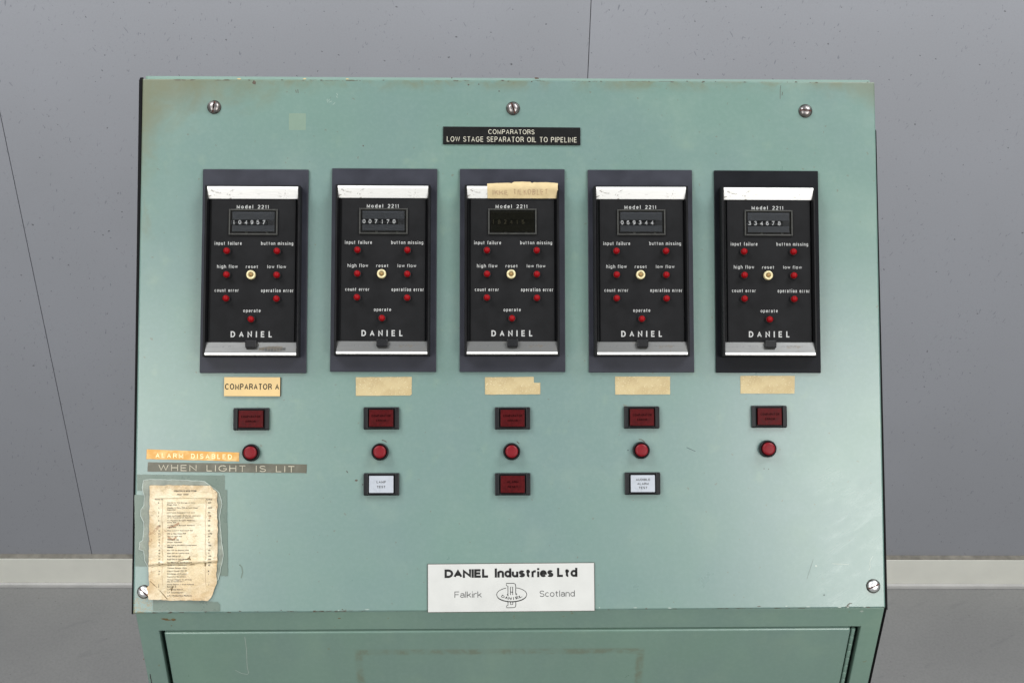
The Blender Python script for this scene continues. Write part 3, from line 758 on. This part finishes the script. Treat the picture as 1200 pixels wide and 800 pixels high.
rb = None
for px, py in ((294.0, 530.2), (445.3, 529.2), (599.6, 528.8), (751.4, 527.4), (899.8, 525.6)):
    c = P(px, py, 0.003)
    if rb is None:
        m_ = MB(); r = 0.0063
        m_.lathe([(r*1.02, 0.00004), (r*1.02, 0.004), (r*0.97, 0.0048), (r*0.90, 0.005), (r*0.82, 0.0046), (r*0.80, 0.0030)], 36, 'bezel')
        rb = cp(m_, 'push_button', on_panel(c.x, c.y))
        m_ = MB(); m_.lathe([(0.0047, 0.003), (0.0047, 0.0073), (0.0044, 0.0078), (0.0030, 0.0080), (0.0001, 0.00795)], 32, 'red_cap')
        cap = m_.build('cap', rb)
    else:
        o = rb.copy(); C.objects.link(o); o.parent = console; o.matrix_local = ci @ on_panel(c.x, c.y)
        q = cap.copy(); C.objects.link(q); q.parent = o; q.location = cap.location

# ------------------------------------------------------------------ small chips and hairs on the paint
mb = MB()
def blob(px, py, rx, ry, k='chip', rot=0):
    c = P(px, py); n = 9; pts = []
    for j in range(n):
        a = 2*math.pi*j/n; q = 0.65+0.6*random.random(); x = rx*q*math.cos(a)*0.00064; y = ry*q*math.sin(a)*0.00064
        pts.append((c.x+x*math.cos(rot)-y*math.sin(rot), c.y+x*math.sin(rot)+y*math.cos(rot), 0.00006))
    mb.add(pts, [list(range(n))], k)
def hair(pts, wd=0.6, k='chip'): mb.stroke([tuple(P(*p)) for p in pts], wd*0.00064, 0.00007, k)
blob(298, 97, 2.6, 3, rot=.4); blob(280, 92.6, 2.4, .7, 'tag_yellow'); blob(357, 92.6, 2, .7, 'tag_yellow'); blob(407, 92.8, 2, .6, 'tag_yellow')
blob(549, 99.5, 1.2, .9); blob(561, 99, .8, .7); blob(585, 107, .8, .9); blob(629, 92, 2.6, 1.3); blob(623, 96, .9, .8); blob(529.5, 91.6, 1, .8); blob(425.5, 171, .8, .8)
hair([(346.5, 105.5), (347.3, 109)], .7); hair([(349, 105), (349.4, 109.3)], .7)
hair([(915, 100.5), (914.3, 106), (914.2, 116)], .5); hair([(917, 108), (916.4, 112)], .6)
hair([(447.5, 515.5), (450.5, 516), (453, 517.8)], 1.0); hair([(605.5, 517), (608.5, 519.6)], .9)
hair([(748.5, 514.6), (751.5, 514.8), (754.4, 516.6), (755.6, 518.4)], .9); hair([(804.6, 524), (815, 528.6)], .5, 'ink')
hair([(903, 517.2), (907, 518)], .6); blob(736, 527.3, .8, .8, 'ink'); blob(895.4, 549, .6, .7); blob(900.6, 549.4, .6, .7)
blob(417.5, 562.6, 2.6, 1.4); blob(406.6, 552.4, .6, 1.8, rot=.6); blob(425, 567.4, .8, 1)
hair([(996, 706.4), (992.6, 709.4)], 1.2); hair([(998.4, 706.2), (995, 706.8)], .8); blob(965.6, 696.6, .8, .8, 'ink'); blob(956.4, 662.6, 1.3, 1.6, 'film_edge')
hair([(953, 655), (949, 667), (945.6, 678)], .3, 'ink_thin')
hair([(280.6, 661), (283.4, 664), (284.4, 670), (282.6, 677)], 1.5, 'glue_tape')
hair([(1023, 651), (1020, 656), (1019, 660), (1020, 664), (1018, 668)], .8, 'film_edge'); hair([(975, 660), (995, 661)], .9, 'film_edge')
for i in range(26):
    x = random.uniform(170, 1030); blob(x, random.uniform(715.2, 717.6) - (x-155)*0.0072, random.uniform(.8, 3.4), .5, random.choice(['chip', 'chip', 'film_edge']))
for i in range(22):
    x = random.uniform(175, 1020); blob(x, 92.6 + (x-167)*0.0041+random.uniform(0, 1.2), random.uniform(.6, 2.2), .5)
for i in range(7):
    a = (389+random.uniform(-6, 6), 116+random.uniform(-7, 5)); hair([a, (a[0]+random.uniform(-3, 3), a[1]+random.uniform(1, 3))], .35, 'film_edge')
mb.build('paint_chips', panel)['kind'] = 'stuff'
mb = MB()
def bl2(px, py, rx, ry, k='chip'):
    c = B(px, py); n = 8
    pts = [(c.x+rx*(0.6+.6*random.random())*math.cos(2*math.pi*j/n)*.00066, c.y-0.84+ry*(0.6+.6*random.random())*math.sin(2*math.pi*j/n)*.0008, 0) for j in range(n)]
    mb.add([(x, -0.00008, y) for x, y, z in pts], [list(range(n))], k)
for px, py, rx, ry in ((193, 724.6, 4, 1.2), (203, 725.4, 3.4, 1.6), (197, 726, 5, .8), (201, 732.6, 1, .8), (168.4, 771.6, .8, .9), (398, 724, 2, .6), (1010, 715.6, 2.2, 1.2)):
    bl2(px, py, rx, ry, 'crease' if px != 1010 else 'film_edge')
for i in range(8): bl2(176+i*.25, 790+i*1.4, .8, 1.2, 'ink_thin')
o = cp(mb, 'rust_spots', Matrix.Translation((0, BY, 0.84))); o['kind'] = 'stuff'

# ------------------------------------------------------------------ comparator modules
MCOL = [((236.9, 198), (361, 198.8), (360.2, 437), (234.2, 437)), ((388, 197), (512.3, 197.6), (512.6, 436), (386.5, 435.6)),
        ((538.5, 198), (661.5, 198), (663, 436), (538.6, 435.6)), ((688.8, 199), (810.3, 199.4), (814, 436), (690.4, 436.2)),
        ((837.4, 200), (957, 201), (962, 436.2), (840.3, 436.2))]
PH = 0.0022
def mframe(q):
    a = [P(x, y, PH) for x, y in q]; c = (a[0]+a[1]+a[2]+a[3])/4
    ang = math.atan2((a[1]-a[0]+a[2]-a[3]).y, (a[1]-a[0]+a[2]-a[3]).x)
    return c, ang, ((a[1]-a[0]).length+(a[2]-a[3]).length)/2, ((a[0]-a[3]).length+(a[1]-a[2]).length)/2
FR = [mframe(q) for q in MCOL]
PWD = sum(f[2] for f in FR)/5; PHT = sum(f[3] for f in FR)/5
print('module plate', PWD, PHT, [tuple(round(x, 4) for x in (f[0].x, f[0].y, math.degrees(f[1]), f[2], f[3])) for f in FR])
MC = FR[1][0]
def L(px, py, h): return P(px, py, h)-MC                     # second module, measured at height h
HF = 0.0125; HR = 0.0086                                      # rim and recessed face above the panel
module_no = {0: '104957', 1: '007170', 2: '182415', 3: '069344', 4: '334678'}
mlabels = ['comparator unit reading 104957 above the yellow engraved tag', 'comparator unit reading 007170 in the second column',
           'comparator unit with paper tape stuck across its top bar', 'comparator unit reading 069344 just left of the blackest plate',
           'comparator unit reading 334678 with the blackest mounting plate']
proto = {}
def part(mod, i, name, fn, loc=(0, 0, 0), key=None):
    key = key or name
    if key not in proto:
        m_ = MB(); fn(m_); proto[key] = m_.build(name, mod, local=loc); return proto[key]
    o = bpy.data.objects.new(name, proto[key].data); C.objects.link(o); o.parent = mod; o.matrix_local = Matrix.Translation(Vector(loc))
    return o
bar0 = L(395.3, 217.2, HF); bar1 = L(501.3, 415.2, HF)         # rim opening outer corners
cxm = (bar0.x+bar1.x)/2; cym = (bar0.y+bar1.y)/2; bw = (bar1.x-bar0.x)/2; bh = (bar0.y-bar1.y)/2
fyt = L(448, 232.2, HR).y; fyb = L(448, 399.8, HR).y          # face top and bottom
fw_ = bw-0.0010
def plate_fn(m_): m_.box((-PWD/2, -PHT/2, 0.00004), (PWD/2, PHT/2, PH), 'plate', bev=0.0004)
def plate_fn2(m_): m_.box((-PWD/2, -PHT/2, 0.00004), (PWD/2, PHT/2, PH), 'plate_dark', bev=0.0004)
def housing_fn(m_):
    t_ = 0.0018; X0, X1, Y0, Y1 = cxm-bw-t_, cxm+bw+t_, cym-bh-0.0006, cym+bh+0.0006
    o_ = [(X0, Y0), (X1, Y0), (X1, Y1), (X0, Y1)]; i_ = [(cxm-bw, cym-bh), (cxm+bw, cym-bh), (cxm+bw, cym+bh), (cxm-bw, cym+bh)]
    f_ = [(cxm-fw_, fyb), (cxm+fw_, fyb), (cxm+fw_, fyt), (cxm-fw_, fyt)]
    vs = [(x, y, PH) for x, y in o_]+[(x+(0.0003 if x < cxm else -0.0003), y, HF-0.0003) for x, y in o_]
    vs += [(x+(0.0007 if x < cxm else -0.0007), y+(0.0003 if y < cym else -0.0003), HF) for x, y in o_]
    vs += [(x-(0.0002 if x < cxm else -0.0002), y, HF) for x, y in i_]+[(x, y, HF-0.0002) for x, y in i_]+[(x, y, HR) for x, y in f_]
    fs = []
    for r_ in range(5):
        for j in range(4): fs.append([r_*4+j, r_*4+(j+1) % 4, (r_+1)*4+(j+1) % 4, (r_+1)*4+j])
    m_.add(vs, fs, 'housing')
    m_.box((cxm-fw_+0.00001, fyb+0.00001, HR-0.0030), (cxm+fw_-0.00001, fyt-0.00001, HR-0.0016), 'housing')
def txt(m_, s_, x0, y0, x1, y1, wt=0.115, k='print', gap=0.27):
    a = L(x0, y1, HR); b = L(x1, y0, HR); text(m_, s_, a.x, a.y, b.x, b.y, HR+0.00045, k, st=(wt, gap))
def face_fn(m_):
    m_.box((cxm-fw_+0.0019, fyb+0.00005, HR-0.0015), (cxm+fw_-0.0011, fyt-0.00005, HR+0.0003), 'face', bev=0.0002)
    z_ = HR
    txt(m_, 'Model', 429.6, 239.4, 448.6, 243.6, 0.14, gap=0.40); txt(m_, '2211', 453.8, 239.4, 466.8, 243.6, 0.14, gap=0.34)
    txt(m_, 'input failure', 404.2, 282.0, 435.8, 286.9); txt(m_, 'button missing', 458.4, 282.0, 495.8, 286.9)
    txt(m_, 'high flow', 407.4, 309.2, 431.4, 314.1); txt(m_, 'low flow', 466, 309.4, 487.8, 313.1)
    txt(m_, 'reset', 441, 309.8, 455, 313.2); txt(m_, 'count error', 404.8, 337.4, 432.8, 341.0)
    txt(m_, 'operation error', 459, 336.8, 496.7, 342.0); txt(m_, 'operate', 438.4, 361.0, 458.6, 365.4)
    txt(m_, 'DANIEL', 424.0, 386.7, 472.0, 393.9, 0.19, 'print_grey', gap=0.62)
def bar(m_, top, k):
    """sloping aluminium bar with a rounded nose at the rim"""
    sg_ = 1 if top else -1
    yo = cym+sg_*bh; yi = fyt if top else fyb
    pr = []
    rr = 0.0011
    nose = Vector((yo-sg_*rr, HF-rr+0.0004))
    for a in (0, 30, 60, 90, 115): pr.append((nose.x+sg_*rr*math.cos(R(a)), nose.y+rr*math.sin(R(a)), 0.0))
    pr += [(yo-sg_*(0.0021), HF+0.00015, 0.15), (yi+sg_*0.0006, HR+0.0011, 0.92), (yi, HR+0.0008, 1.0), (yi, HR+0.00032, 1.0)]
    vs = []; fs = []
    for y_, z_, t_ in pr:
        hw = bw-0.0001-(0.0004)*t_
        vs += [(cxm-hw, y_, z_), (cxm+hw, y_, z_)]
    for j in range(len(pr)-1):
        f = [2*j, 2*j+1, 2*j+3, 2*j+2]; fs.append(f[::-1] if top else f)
    m_.add(vs[:12], fs[:5], 'bar_lit', False); m_.add(vs[10:], [[a-10 for a in f] for f in fs[5:]], k, False)  # nose takes the bright copy: a highlight painted along the edge
def handwriting(m_, s_, u0, u1, drop=0.0):
    a = Vector((cym-bh+0.0022, HF-0.0004)); b = Vector((fyb-0.0006, HR+0.0013))
    y0, y1 = 0.28, 0.72
    sl = (b.y-a.y)/(b.x-a.x)
    zf = lambda x, y: a.y+sl*(y-a.x)+0.00012
    text(m_, s_, u0, a.x+(b.x-a.x)*y0, u1, a.x+(b.x-a.x)*y1, zf, 'pencil', -0.02, 1.1, skew=0.35, jitter=0.0006)
notes = [('10/4-81', None), ('12/11/92', '007008'), ('12/7/91', '007066'), ('14/6-90', '781800'), ('13/4 790', '007001')]
def lens_fn(m_):
    m_.lathe([(0.0030, 0.0), (0.0030, 0.0018), (0.0027, 0.0020)], 20, 'housing')
    m_.lathe([(0.0024, 0.0018), (0.00235, 0.0040), (0.0021, 0.0049), (0.0015, 0.0056), (0.0007, 0.0059), (0.0001, 0.0060)], 20, 'red_lens')
def reset_fn(m_):
    m_.lathe([(0.0034, 0.0), (0.0034, 0.0030), (0.0031, 0.0034), (0.0022, 0.0034), (0.0020, 0.0030), (0.0018, 0.0024), (0.0001, 0.0024)], 26, 'brass')
    m_.lathe([(0.0013, 0.0024), (0.0013, 0.0030), (0.0010, 0.0036), (0.0001, 0.0038)], 16, 'brass_dark')
def catch_fn(m_):
    m_.box((-0.0042, -0.0029, 0.0), (0.0042, 0.0029, 0.0045), 'bezel', bev=0.0007)
CW = [L(420.8, 244.4, HR), L(477.6, 274.6, HR)]
ccx = (CW[0].x+CW[1].x)/2; ccy = (CW[0].y+CW[1].y)/2; chx = (CW[1].x-CW[0].x)/2; chy = (CW[0].y-CW[1].y)/2
dpitch = 0.00447
def counter_fn(m_):
    o_ = 0.0011
    for s_ in (-1, 1):
        a = sorted((s_*chx, s_*(chx-o_))); m_.box((a[0], -chy, 0), (a[1], chy, 0.0016), 'counter_frame', bev=0.0003)
        a = sorted((s_*chy, s_*(chy-o_))); m_.box((-chx+o_+.00003, a[0], 0), (chx-o_-.00003, a[1], 0.0016), 'counter_frame', bev=0.0003)
    ix, iy = chx-o_, chy-o_
    m_.box((-ix, -iy, 0.00002), (ix, iy, 0.00006), 'void')
    x_ = ix-0.0014
    m_.box((-x_, 0.0018, 0.00008), (x_, iy-0.0010, 0.0007), 'counter_grey', bev=0.0001)
    m_.box((-x_, -iy+0.0016, 0.00008), (x_, -0.0024, 0.00055), 'counter_grey', bev=0.0001)
    m_.box((-0.0144+5.6*dpitch, -0.0023, 0.00008), (x_, 0.0017, 0.0004), 'drum')
    for q in (-0.0052, 0.0102): m_.box((q-0.0009, -iy+0.0002, 0.0001), (q+0.0009, -iy+0.0016, 0.0009), 'counter_frame', bev=0.0002)
def wheel(ch):
    def fn(m_):
        n = 6; w_ = dpitch*0.46; vs = []; fs = []
        for j in range(n+1):
            a = R(-50+100*j/n); vs += [(-w_, 0.0026*math.sin(a)-0.0003, 0.0026*math.cos(a)-0.0016), (w_, 0.0026*math.sin(a)-0.0003, 0.0026*math.cos(a)-0.0016)]
        for j in range(n): fs.append([2*j, 2*j+1, 2*j+3, 2*j+2])
        m_.add(vs, fs, 'drum', True)
        hw = 0.00045 if ch == '1' else 0.00105
        text(m_, ch, -hw, -0.0018, hw, 0.0014, 0.00118, 'digit', st=(0.19, 0.1))
    return fn
def pane_fn(m_): m_.box((-chx+0.0017, -chy+0.0017, 0), (chx-0.0017, chy-0.0017, 0.0003), 'pane')
def pane_fn2(m_): m_.box((-chx+0.0017, -chy+0.0017, 0), (chx-0.0017, chy-0.0017, 0.0003), 'pane_smoked')
LED = [(418.4, 292.5), (477.1, 292.5), (418.4, 320.3), (477.1, 320.5), (418.1, 348.1), (477.1, 348.3), (447.6, 372.4)]
for i, (c, ang, _, _) in enumerate(FR):
    mod = empty('comparator_module', on_panel(c.x, c.y, 0, ang))
    tag(mod, mlabels[i], 'comparator unit', 'comparator units set in a row across the panel')
    if i == 4: part(mod, i, 'mounting_plate', plate_fn2, key='pl2')['label'] = 'near-black mounting plate'
    else: part(mod, i, 'mounting_plate', plate_fn)
    part(mod, i, 'housing', housing_fn); part(mod, i, 'face_plate', face_fn)
    part(mod, i, 'trim_bar', lambda m_: bar(m_, True, 'bar_lit'), key='tb')['label'] = 'upper bright trim bar'
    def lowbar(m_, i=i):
        bar(m_, False, 'bar_shaded')
        a, b = notes[i]
        handwriting(m_, a, cxm-bw+0.005, cxm-bw+0.020+(.004 if i else 0))
        if b: handwriting(m_, b, cxm+0.008, cxm+0.0235)
        else:                                              # first unit: greasy smudge instead of a number
            sl = (HR+0.0011-HF)/(fyb-0.0006-(cym-bh+0.0021)); y_m = (cym-bh+fyb)/2
            zf = lambda x, y: HF+0.00015+sl*(y-(cym-bh+0.0021))+0.00010
            for q in range(9):
                xx = cxm+0.006+q*0.0022; hw_ = 0.0012+0.0022*math.sin(math.pi*(q+1)/10)
                p_ = [(xx, y_m-hw_*0.55), (xx+0.0020, y_m-hw_*0.5), (xx+0.0021, y_m+hw_*0.6), (xx, y_m+hw_*0.5)]
                m_.add([(x, y, zf(x, y)) for x, y in p_], [[0, 1, 2, 3]], 'smudge')
    part(mod, i, 'trim_bar', lowbar, key='lb%d' % i)['label'] = 'lower trim bar in shaded colour with pencil notes'
    ct = part(mod, i, 'counter', counter_fn, (ccx, ccy, HR+0.00032))
    for j, ch in enumerate(module_no[i]):
        part(ct, i, 'digit_wheel', wheel(ch), (-0.0144+dpitch*j, 0.0, 0), key='dw'+ch)
    if i == 2: part(ct, i, 'window_pane', pane_fn2, (0, 0, 0.0014), key='p2')['label'] = 'dull smoked counter window'
    else: part(ct, i, 'window_pane', pane_fn, (0, 0, 0.0014), key='p1')
    for px, py in LED:
        q = L(px, py, HR+0.005); part(mod, i, 'indicator_lamp', lens_fn, (q.x, q.y, HR+0.0003))
    q = L(447.1, 320.7, HR+0.003); part(mod, i, 'reset_socket', reset_fn, (q.x, q.y, HR+0.0003))
    q = L(448.2, 401.6, HR+0.004); part(mod, i, 'catch', catch_fn, (q.x, q.y, HR+0.0003))

# ------------------------------------------------------------------ tapes and labels stuck on
def flat_label(name, corners, mat, label, cat, group=None, notch=None, lift=0.00025, words=None, thick=0.0002):
    a = [P(x, y, 0.0003) for x, y in corners]; c = sum(a, Vector((0, 0)))/len(a)
    m_ = MB(); out = wob([tuple(p-c) for p in a], 0.002, 0.00018, seed=c.x*100)
    zf = lambda x, y: lift+0.00012*noise.noise(Vector((x*160+c.x*50, y*160, 0)))+0.00008
    sheet(out, 0.0018, zf, mat, m_, thick)
    if words: words(m_, c, zf)
    o = m_.build(name); o.matrix_world = on_panel(c.x, c.y, 0)
    tag(o, label, cat, group); return o
g = 'blank strips of tape below the comparator units'
flat_label('tape_label', [(417, 463.6), (417, 441.8), (482.6, 441.4), (482.4, 461.6), (480.6, 463.2)], 'tape', 'blank yellow tape strip above the second red legend button', 'tape', g)
flat_label('tape_label', [(568.5, 462.2), (568.4, 441.8), (625.6, 441.4), (625.7, 448.2), (633.2, 448.4), (633.2, 461.8)], 'tape', 'blank yellow tape strip with a corner notched out', 'tape', g)
flat_label('tape_label', [(721, 462.2), (720.8, 441), (785.4, 441), (785.2, 462)], 'tape', 'blank yellow tape strip between the fourth unit and its dark red legend button', 'tape', g)
flat_label('tape_label', [(867.8, 461), (867.6, 440.2), (931.4, 440.2), (931, 461)], 'tape', 'rightmost blank yellow tape strip, a little ragged along its lower edge', 'tape', g)

def dwords(s_, x0, x1, yl, yr, hpx, mat, bold):
    def fn(m_, c, zf):
        a = P(x0, yl, .0003)-c; b = P(x1, yr, .0003)-c
        text(m_, s_, a.x, a.y-hpx/2*.00064, b.x, a.y+hpx/2*.00064, lambda x, y: zf(x, y)+0.00018, mat, rise=b.y-a.y, st=(bold, 0.42))
    return fn
flat_label('embossed_label', [(171.4, 537.6), (172, 526.3), (280.5, 530), (280, 540.2)], 'orange', 'orange embossed strip reading ALARM DISABLED', 'label', None,
           words=dwords('ALARM  DISABLED', 182.4, 271.8, 533.2, 535.0, 5.6, 'emboss_pale', 0.17))
flat_label('embossed_label', [(172.8, 552.2), (173.3, 541.3), (359.7, 543.8), (359.2, 553.9)], 'brown_tape', 'grey-brown embossed strip reading WHEN LIGHT IS LIT', 'label', None,
           words=dwords('WHEN  LIGHT  IS  LIT', 185.8, 345, 547.6, 549.4, 7.2, 'emboss_cream', 0.13))

# paper tape over the top bar of the middle unit, following the slope of the bar
c2, a2, _, _ = FR[2]
m_ = MB(); hz = HF+0.0006
mc = c2
pts = [(571.2, 233.4), (571.0, 215.2), (585, 214.6), (596.5, 214.3), (599.5, 214.8), (602, 213.3), (612, 213.0), (621.6, 213.1), (623.4, 214.6), (626, 213.6), (640, 213.6), (650, 214.4), (653.8, 215.0), (653.6, 219), (653.2, 233.4)]
yo = cym+bh; s_in = ((HR+0.0008)-(HF-0.0001))/((fyt)-(yo-0.002))
def ztape(x, y):
    if y > yo-0.002: z_ = HF+0.0006 - max(0, (y-yo))*0.25
    else: z_ = (HF+0.0002)+s_in*(y-(yo-0.002))+0.0004
    return z_+0.00025*noise.noise(Vector((x*120, y*120, 3)))
loc2 = [P(x, y, HF-(0.0055 if y > 230 else 0)) - mc for x, y in pts]
sheet(wob([tuple(p) for p in loc2], 0.002, 0.00015, 2), 0.0012, ztape, 'tape_old', m_, 0.00015)
zz2 = lambda x, y: ztape(x, y)+0.00012
def w2(s_, x0, x1, ya, yb):
    a = P(x0, yb, HF-.002)-mc; b = P(x1, ya, HF-.002)-mc; text(m_, s_, a.x, a.y, b.x, b.y, zz2, 'faded_ink', jitter=0.0007, st=(0.12, 0.3))
w2('IKKE', 577.5, 594.5, 223.5, 228.6); w2('TILKOBLET', 602, 641, 222.6, 228.2)
o = m_.build('tape_note'); o.matrix_world = on_panel(mc.x, mc.y, 0, 0)
tag(o, 'cream paper tape with faded handwriting across the middle unit', 'tape')

# ------------------------------------------------------------------ the old typed notice
nc = P(215, 636, 0.001)
notice = empty('taped_notice', on_panel(nc.x, nc.y, 0))
tag(notice, 'torn yellowed typed notice taped to the lower left of the panel', 'notice')
def NP(px, py): return tuple(P(px, py, 0.001)-nc)
def tape_part(name, pts, lift, mat, seed, amp=0.0003):
    m_ = MB(); sheet(wob([NP(*p) for p in pts], 0.0025, amp, seed), 0.004, lambda x, y: lift+0.0001*noise.noise(Vector((x*90, y*90, seed))), mat, m_, 0.0001)
    return m_.build(name, notice)
tape_part('tape_strip', [(160.3, 574.6), (160.3, 555.6), (263.4, 556.8), (263.2, 575)], 0.0002, 'glue_tape', 1)
tape_part('tape_strip', [(158.0, 663), (157.2, 579.6), (178, 580.4), (178, 663.6)], 0.0003, 'glue_tape', 2)
tape_part('tape_strip', [(247, 674), (247, 573), (265.6, 573.4), (267, 674.4)], 0.00045, 'glue_tape', 3)
tape_part('tape_strip', [(179.2, 715.4), (179.2, 700.5), (255, 705), (257.6, 708), (257.4, 715.8)], 0.00055, 'glue_tape', 4)
fo = [(169.5, 657), (168.6, 645), (162.8, 643), (163.5, 635), (167.2, 632.5), (168.8, 620), (168, 611), (165.2, 604), (165.4, 597), (168.5, 592), (169, 581), (166.4, 571), (168.2, 562.6), (176, 561.3),
      (214, 562), (240, 564), (250, 571), (257, 577.4), (260.4, 590), (257, 604), (259.6, 633), (262, 650), (258.5, 666), (256, 678), (246, 690), (190, 690), (176, 668)]
m_ = MB(); fl = wob([NP(*p) for p in fo], 0.0015, 0.0004, 8)
zfilm = lambda x, y: 0.0009+0.00025*noise.noise(Vector((x*140, y*140, 5)))
sheet(fl, 0.0025, zfilm, 'film', m_, 0.0003)
m_.stroke(fl, 0.00045, lambda x, y: zfilm(x, y)+0.0001, 'film_edge', closed=True)
m_.build('plastic_film', notice)
po = [(175.4, 701.6), (175.8, 688), (175.2, 681), (174.4, 660), (175.2, 620), (175.6, 590), (175.4, 568.4), (200, 568), (228, 568.4), (246.8, 568.4), (250.4, 573), (254.8, 576.8), (255.4, 620), (254.6, 660), (253.8, 683),
      (250.4, 692), (247.4, 700), (243.6, 703.8), (225, 702.6), (205, 703.2), (194.6, 702.6), (184, 701.8)]
def zpaper(x, y):
    b = 0.0018+0.0008*noise.noise(Vector((x*55, y*55, 2)))+0.00055*noise.noise(Vector((x*170, y*140, 7)))+0.00025*abs(noise.noise(Vector((x*420, y*380, 9))))
    # sharp creases: one across the lower third, vertical folds
    q = P(235, 657, 0.001)-nc
    yc = q.y+0.05*(x-q.x)+0.0008*noise.noise(Vector((x*90, 0, 1)))
    b += 0.0011*math.exp(-((y-yc)/0.0012)**2)-0.0008*math.exp(-((y-yc+0.0022)/0.0010)**2)
    for xx in (-0.0175, 0.0175): b += 0.0003*math.exp(-((x-xx+0.0003*noise.noise(Vector((0, y*60, 1))))/0.0006)**2)
    ed = max(abs(x)/0.026, abs(y)/0.044)
    return max(0.00105, b+max(0, ed-0.85)*0.002)
m_ = MB(); sheet(wob([NP(*p) for p in po], 0.0015, 0.00055, 3), 0.00085, zpaper, 'paper', m_, 0.0002)
zt2 = lambda x, y: zpaper(x, y)+0.00013
def tp(s_, px, py, size=2.0, wch=1.38):
    """a typed line starting at px with baseline py (photo px), fixed pitch"""
    n_ = len(s_); a = NP(px, py+0.2); b = NP(px+n_*wch, py-size)
    text(m_, s_, a[0], a[1], b[0], b[1], zt2, 'type_ink', 0.03, 1.08)
tp('OPERATION OF METER SYSTEM', 204, 575.6, 1.7, 1.06); tp('FAULT  CODES', 208, 579.6, 1.5, 1.1)
tp('Alarm no.', 182, 585.2, 1.3, 1.1); tp('Action', 241.6, 585.4, 1.4, 1.2)
rows = [(589, 'Header 2: The Storage to Low', '/HT'), (591.3, 'Stage Sep. 1', ''), (595, 'Header 2: Flow FST to Low Stage', '1/FT'), (597.2, 'Separator', ''), (600.6, 'Low Level Separator 1 to Low', 'FT'),
        (604.2, 'Heat exchanger discharge separator', '/FE'), (606.4, 'oil to Common oil Separator', ''), (609.8, 'To Pipeline Booster Platform', 'HH'), (612, 'pump line', ''), (615.6, 'To Pipeline Booster Platform', 'HH'), (617.8, 'pump line', ''),
        (621.6, 'Heat Load in Separated Gas', 'HH'), (625, 'Oil to Gas from FST', '1/FE'), (628.4, 'Gas to test sep', 'FF'), (632, 'Water to sea', '/'), (635.2, 'Water injection', 'LL'), (638.8, 'Gas Oil in Flowline Compressor', '/FE'), (641, 'common', ''),
        (644.6, 'Gas Oil to Export Line', 'HH'), (648, 'Gas Oil to Liquid line', '7'), (651.4, 'Fuel Oil to 27', '/FE'), (655, 'Fuel Oil to low Pressure', 'HHH'), (658.6, 'Gas Oil from low Pressure', 'HHH'), (662, 'Water from low Separ', 'HH'), (665.4, 'Turbine Bypass Valve', ''),
        (668.8, 'Liquid Supply 701 27', '1'), (672.2, 'Discharge of Product', '/'), (675.6, 'Separator by-stream', ''), (679, 'Water Supply to all lines', ''), (681.2, 'Gas in Compress 1', ''), (684.6, 'Dump Export 1 of all Pumped', '/'), (687, 'Booster 2', ''), (690.6, 'L.P. Pump Report', ''), (694.2, 'L.P. Feed Report', ''), (697.6, 'L.P.1 Production Platform', '')]
for k_, (y_, t_, e_) in enumerate(rows):
    tp(t_, 196.2, y_+0.4, 1.55, 1.16)
    if e_: tp(e_, 244.2, y_+0.4, 1.5, 1.2)
    if e_ or k_ > 30: tp(str(k_ % 27+1), 186, y_+0.4, 1.3, 1.0)
m_.stroke([NP(182, 583.6+0), NP(215, 583.2), NP(250, 583.8)], 0.0002, zt2, 'crease')
for xx in (190.6, 241.2): m_.stroke([NP(xx+0.4*math.sin(i), 585+i*5) for i in range(21)], 0.00022, zt2, 'faded_ink')
m_.stroke([NP(190, 660.5), NP(200, 658.6), NP(212, 656.3), NP(221, 654.2), NP(223, 651)], 0.0005, zt2, 'crease')
m_.stroke([NP(203, 661.6), NP(214, 661.8), NP(228, 661)], 0.0005, zt2, 'crease')
m_.stroke([NP(219.4, 655), NP(222, 653), NP(223.6, 655.6)], 0.0009, zt2, 'crease')
m_.stroke([NP(176, 680), NP(184, 687.5), NP(190, 694), NP(196.6, 701.4)], 0.0004, zt2, 'crease')
m_.stroke([NP(241, 655), NP(240.6, 663)], 0.0009, zt2, 'crease'); m_.stroke([NP(246, 603), NP(246.4, 607), NP(242, 605)], 0.0009, zt2, 'faded_ink')
m_.stroke([NP(198, 618), NP(204, 616), NP(210, 612.6)], 0.0014, zt2, 'faded_ink'); m_.stroke([NP(197, 629), NP(203, 632), NP(207, 629)], 0.0013, zt2, 'faded_ink')
m_.stroke([NP(200, 690), NP(203, 686), NP(201, 692)], 0.0008, zt2, 'crease')
m_.build('paper', notice)
m_ = MB(); fo = [(174.6, 701.8), (173.2, 696), (172, 688.6), (176.4, 684.6), (183, 686.6), (189, 693), (196, 701.6), (186, 702.2)]
sheet(wob([NP(*p) for p in fo], 0.0015, 0.0004, 12), 0.0012, lambda x, y: 0.0026+0.0005*noise.noise(Vector((x*200, y*200, 4))), 'paper', m_, 0.0003)
m_.build('folded_corner', notice)['label'] = 'brown torn corner folded over beside the screw'
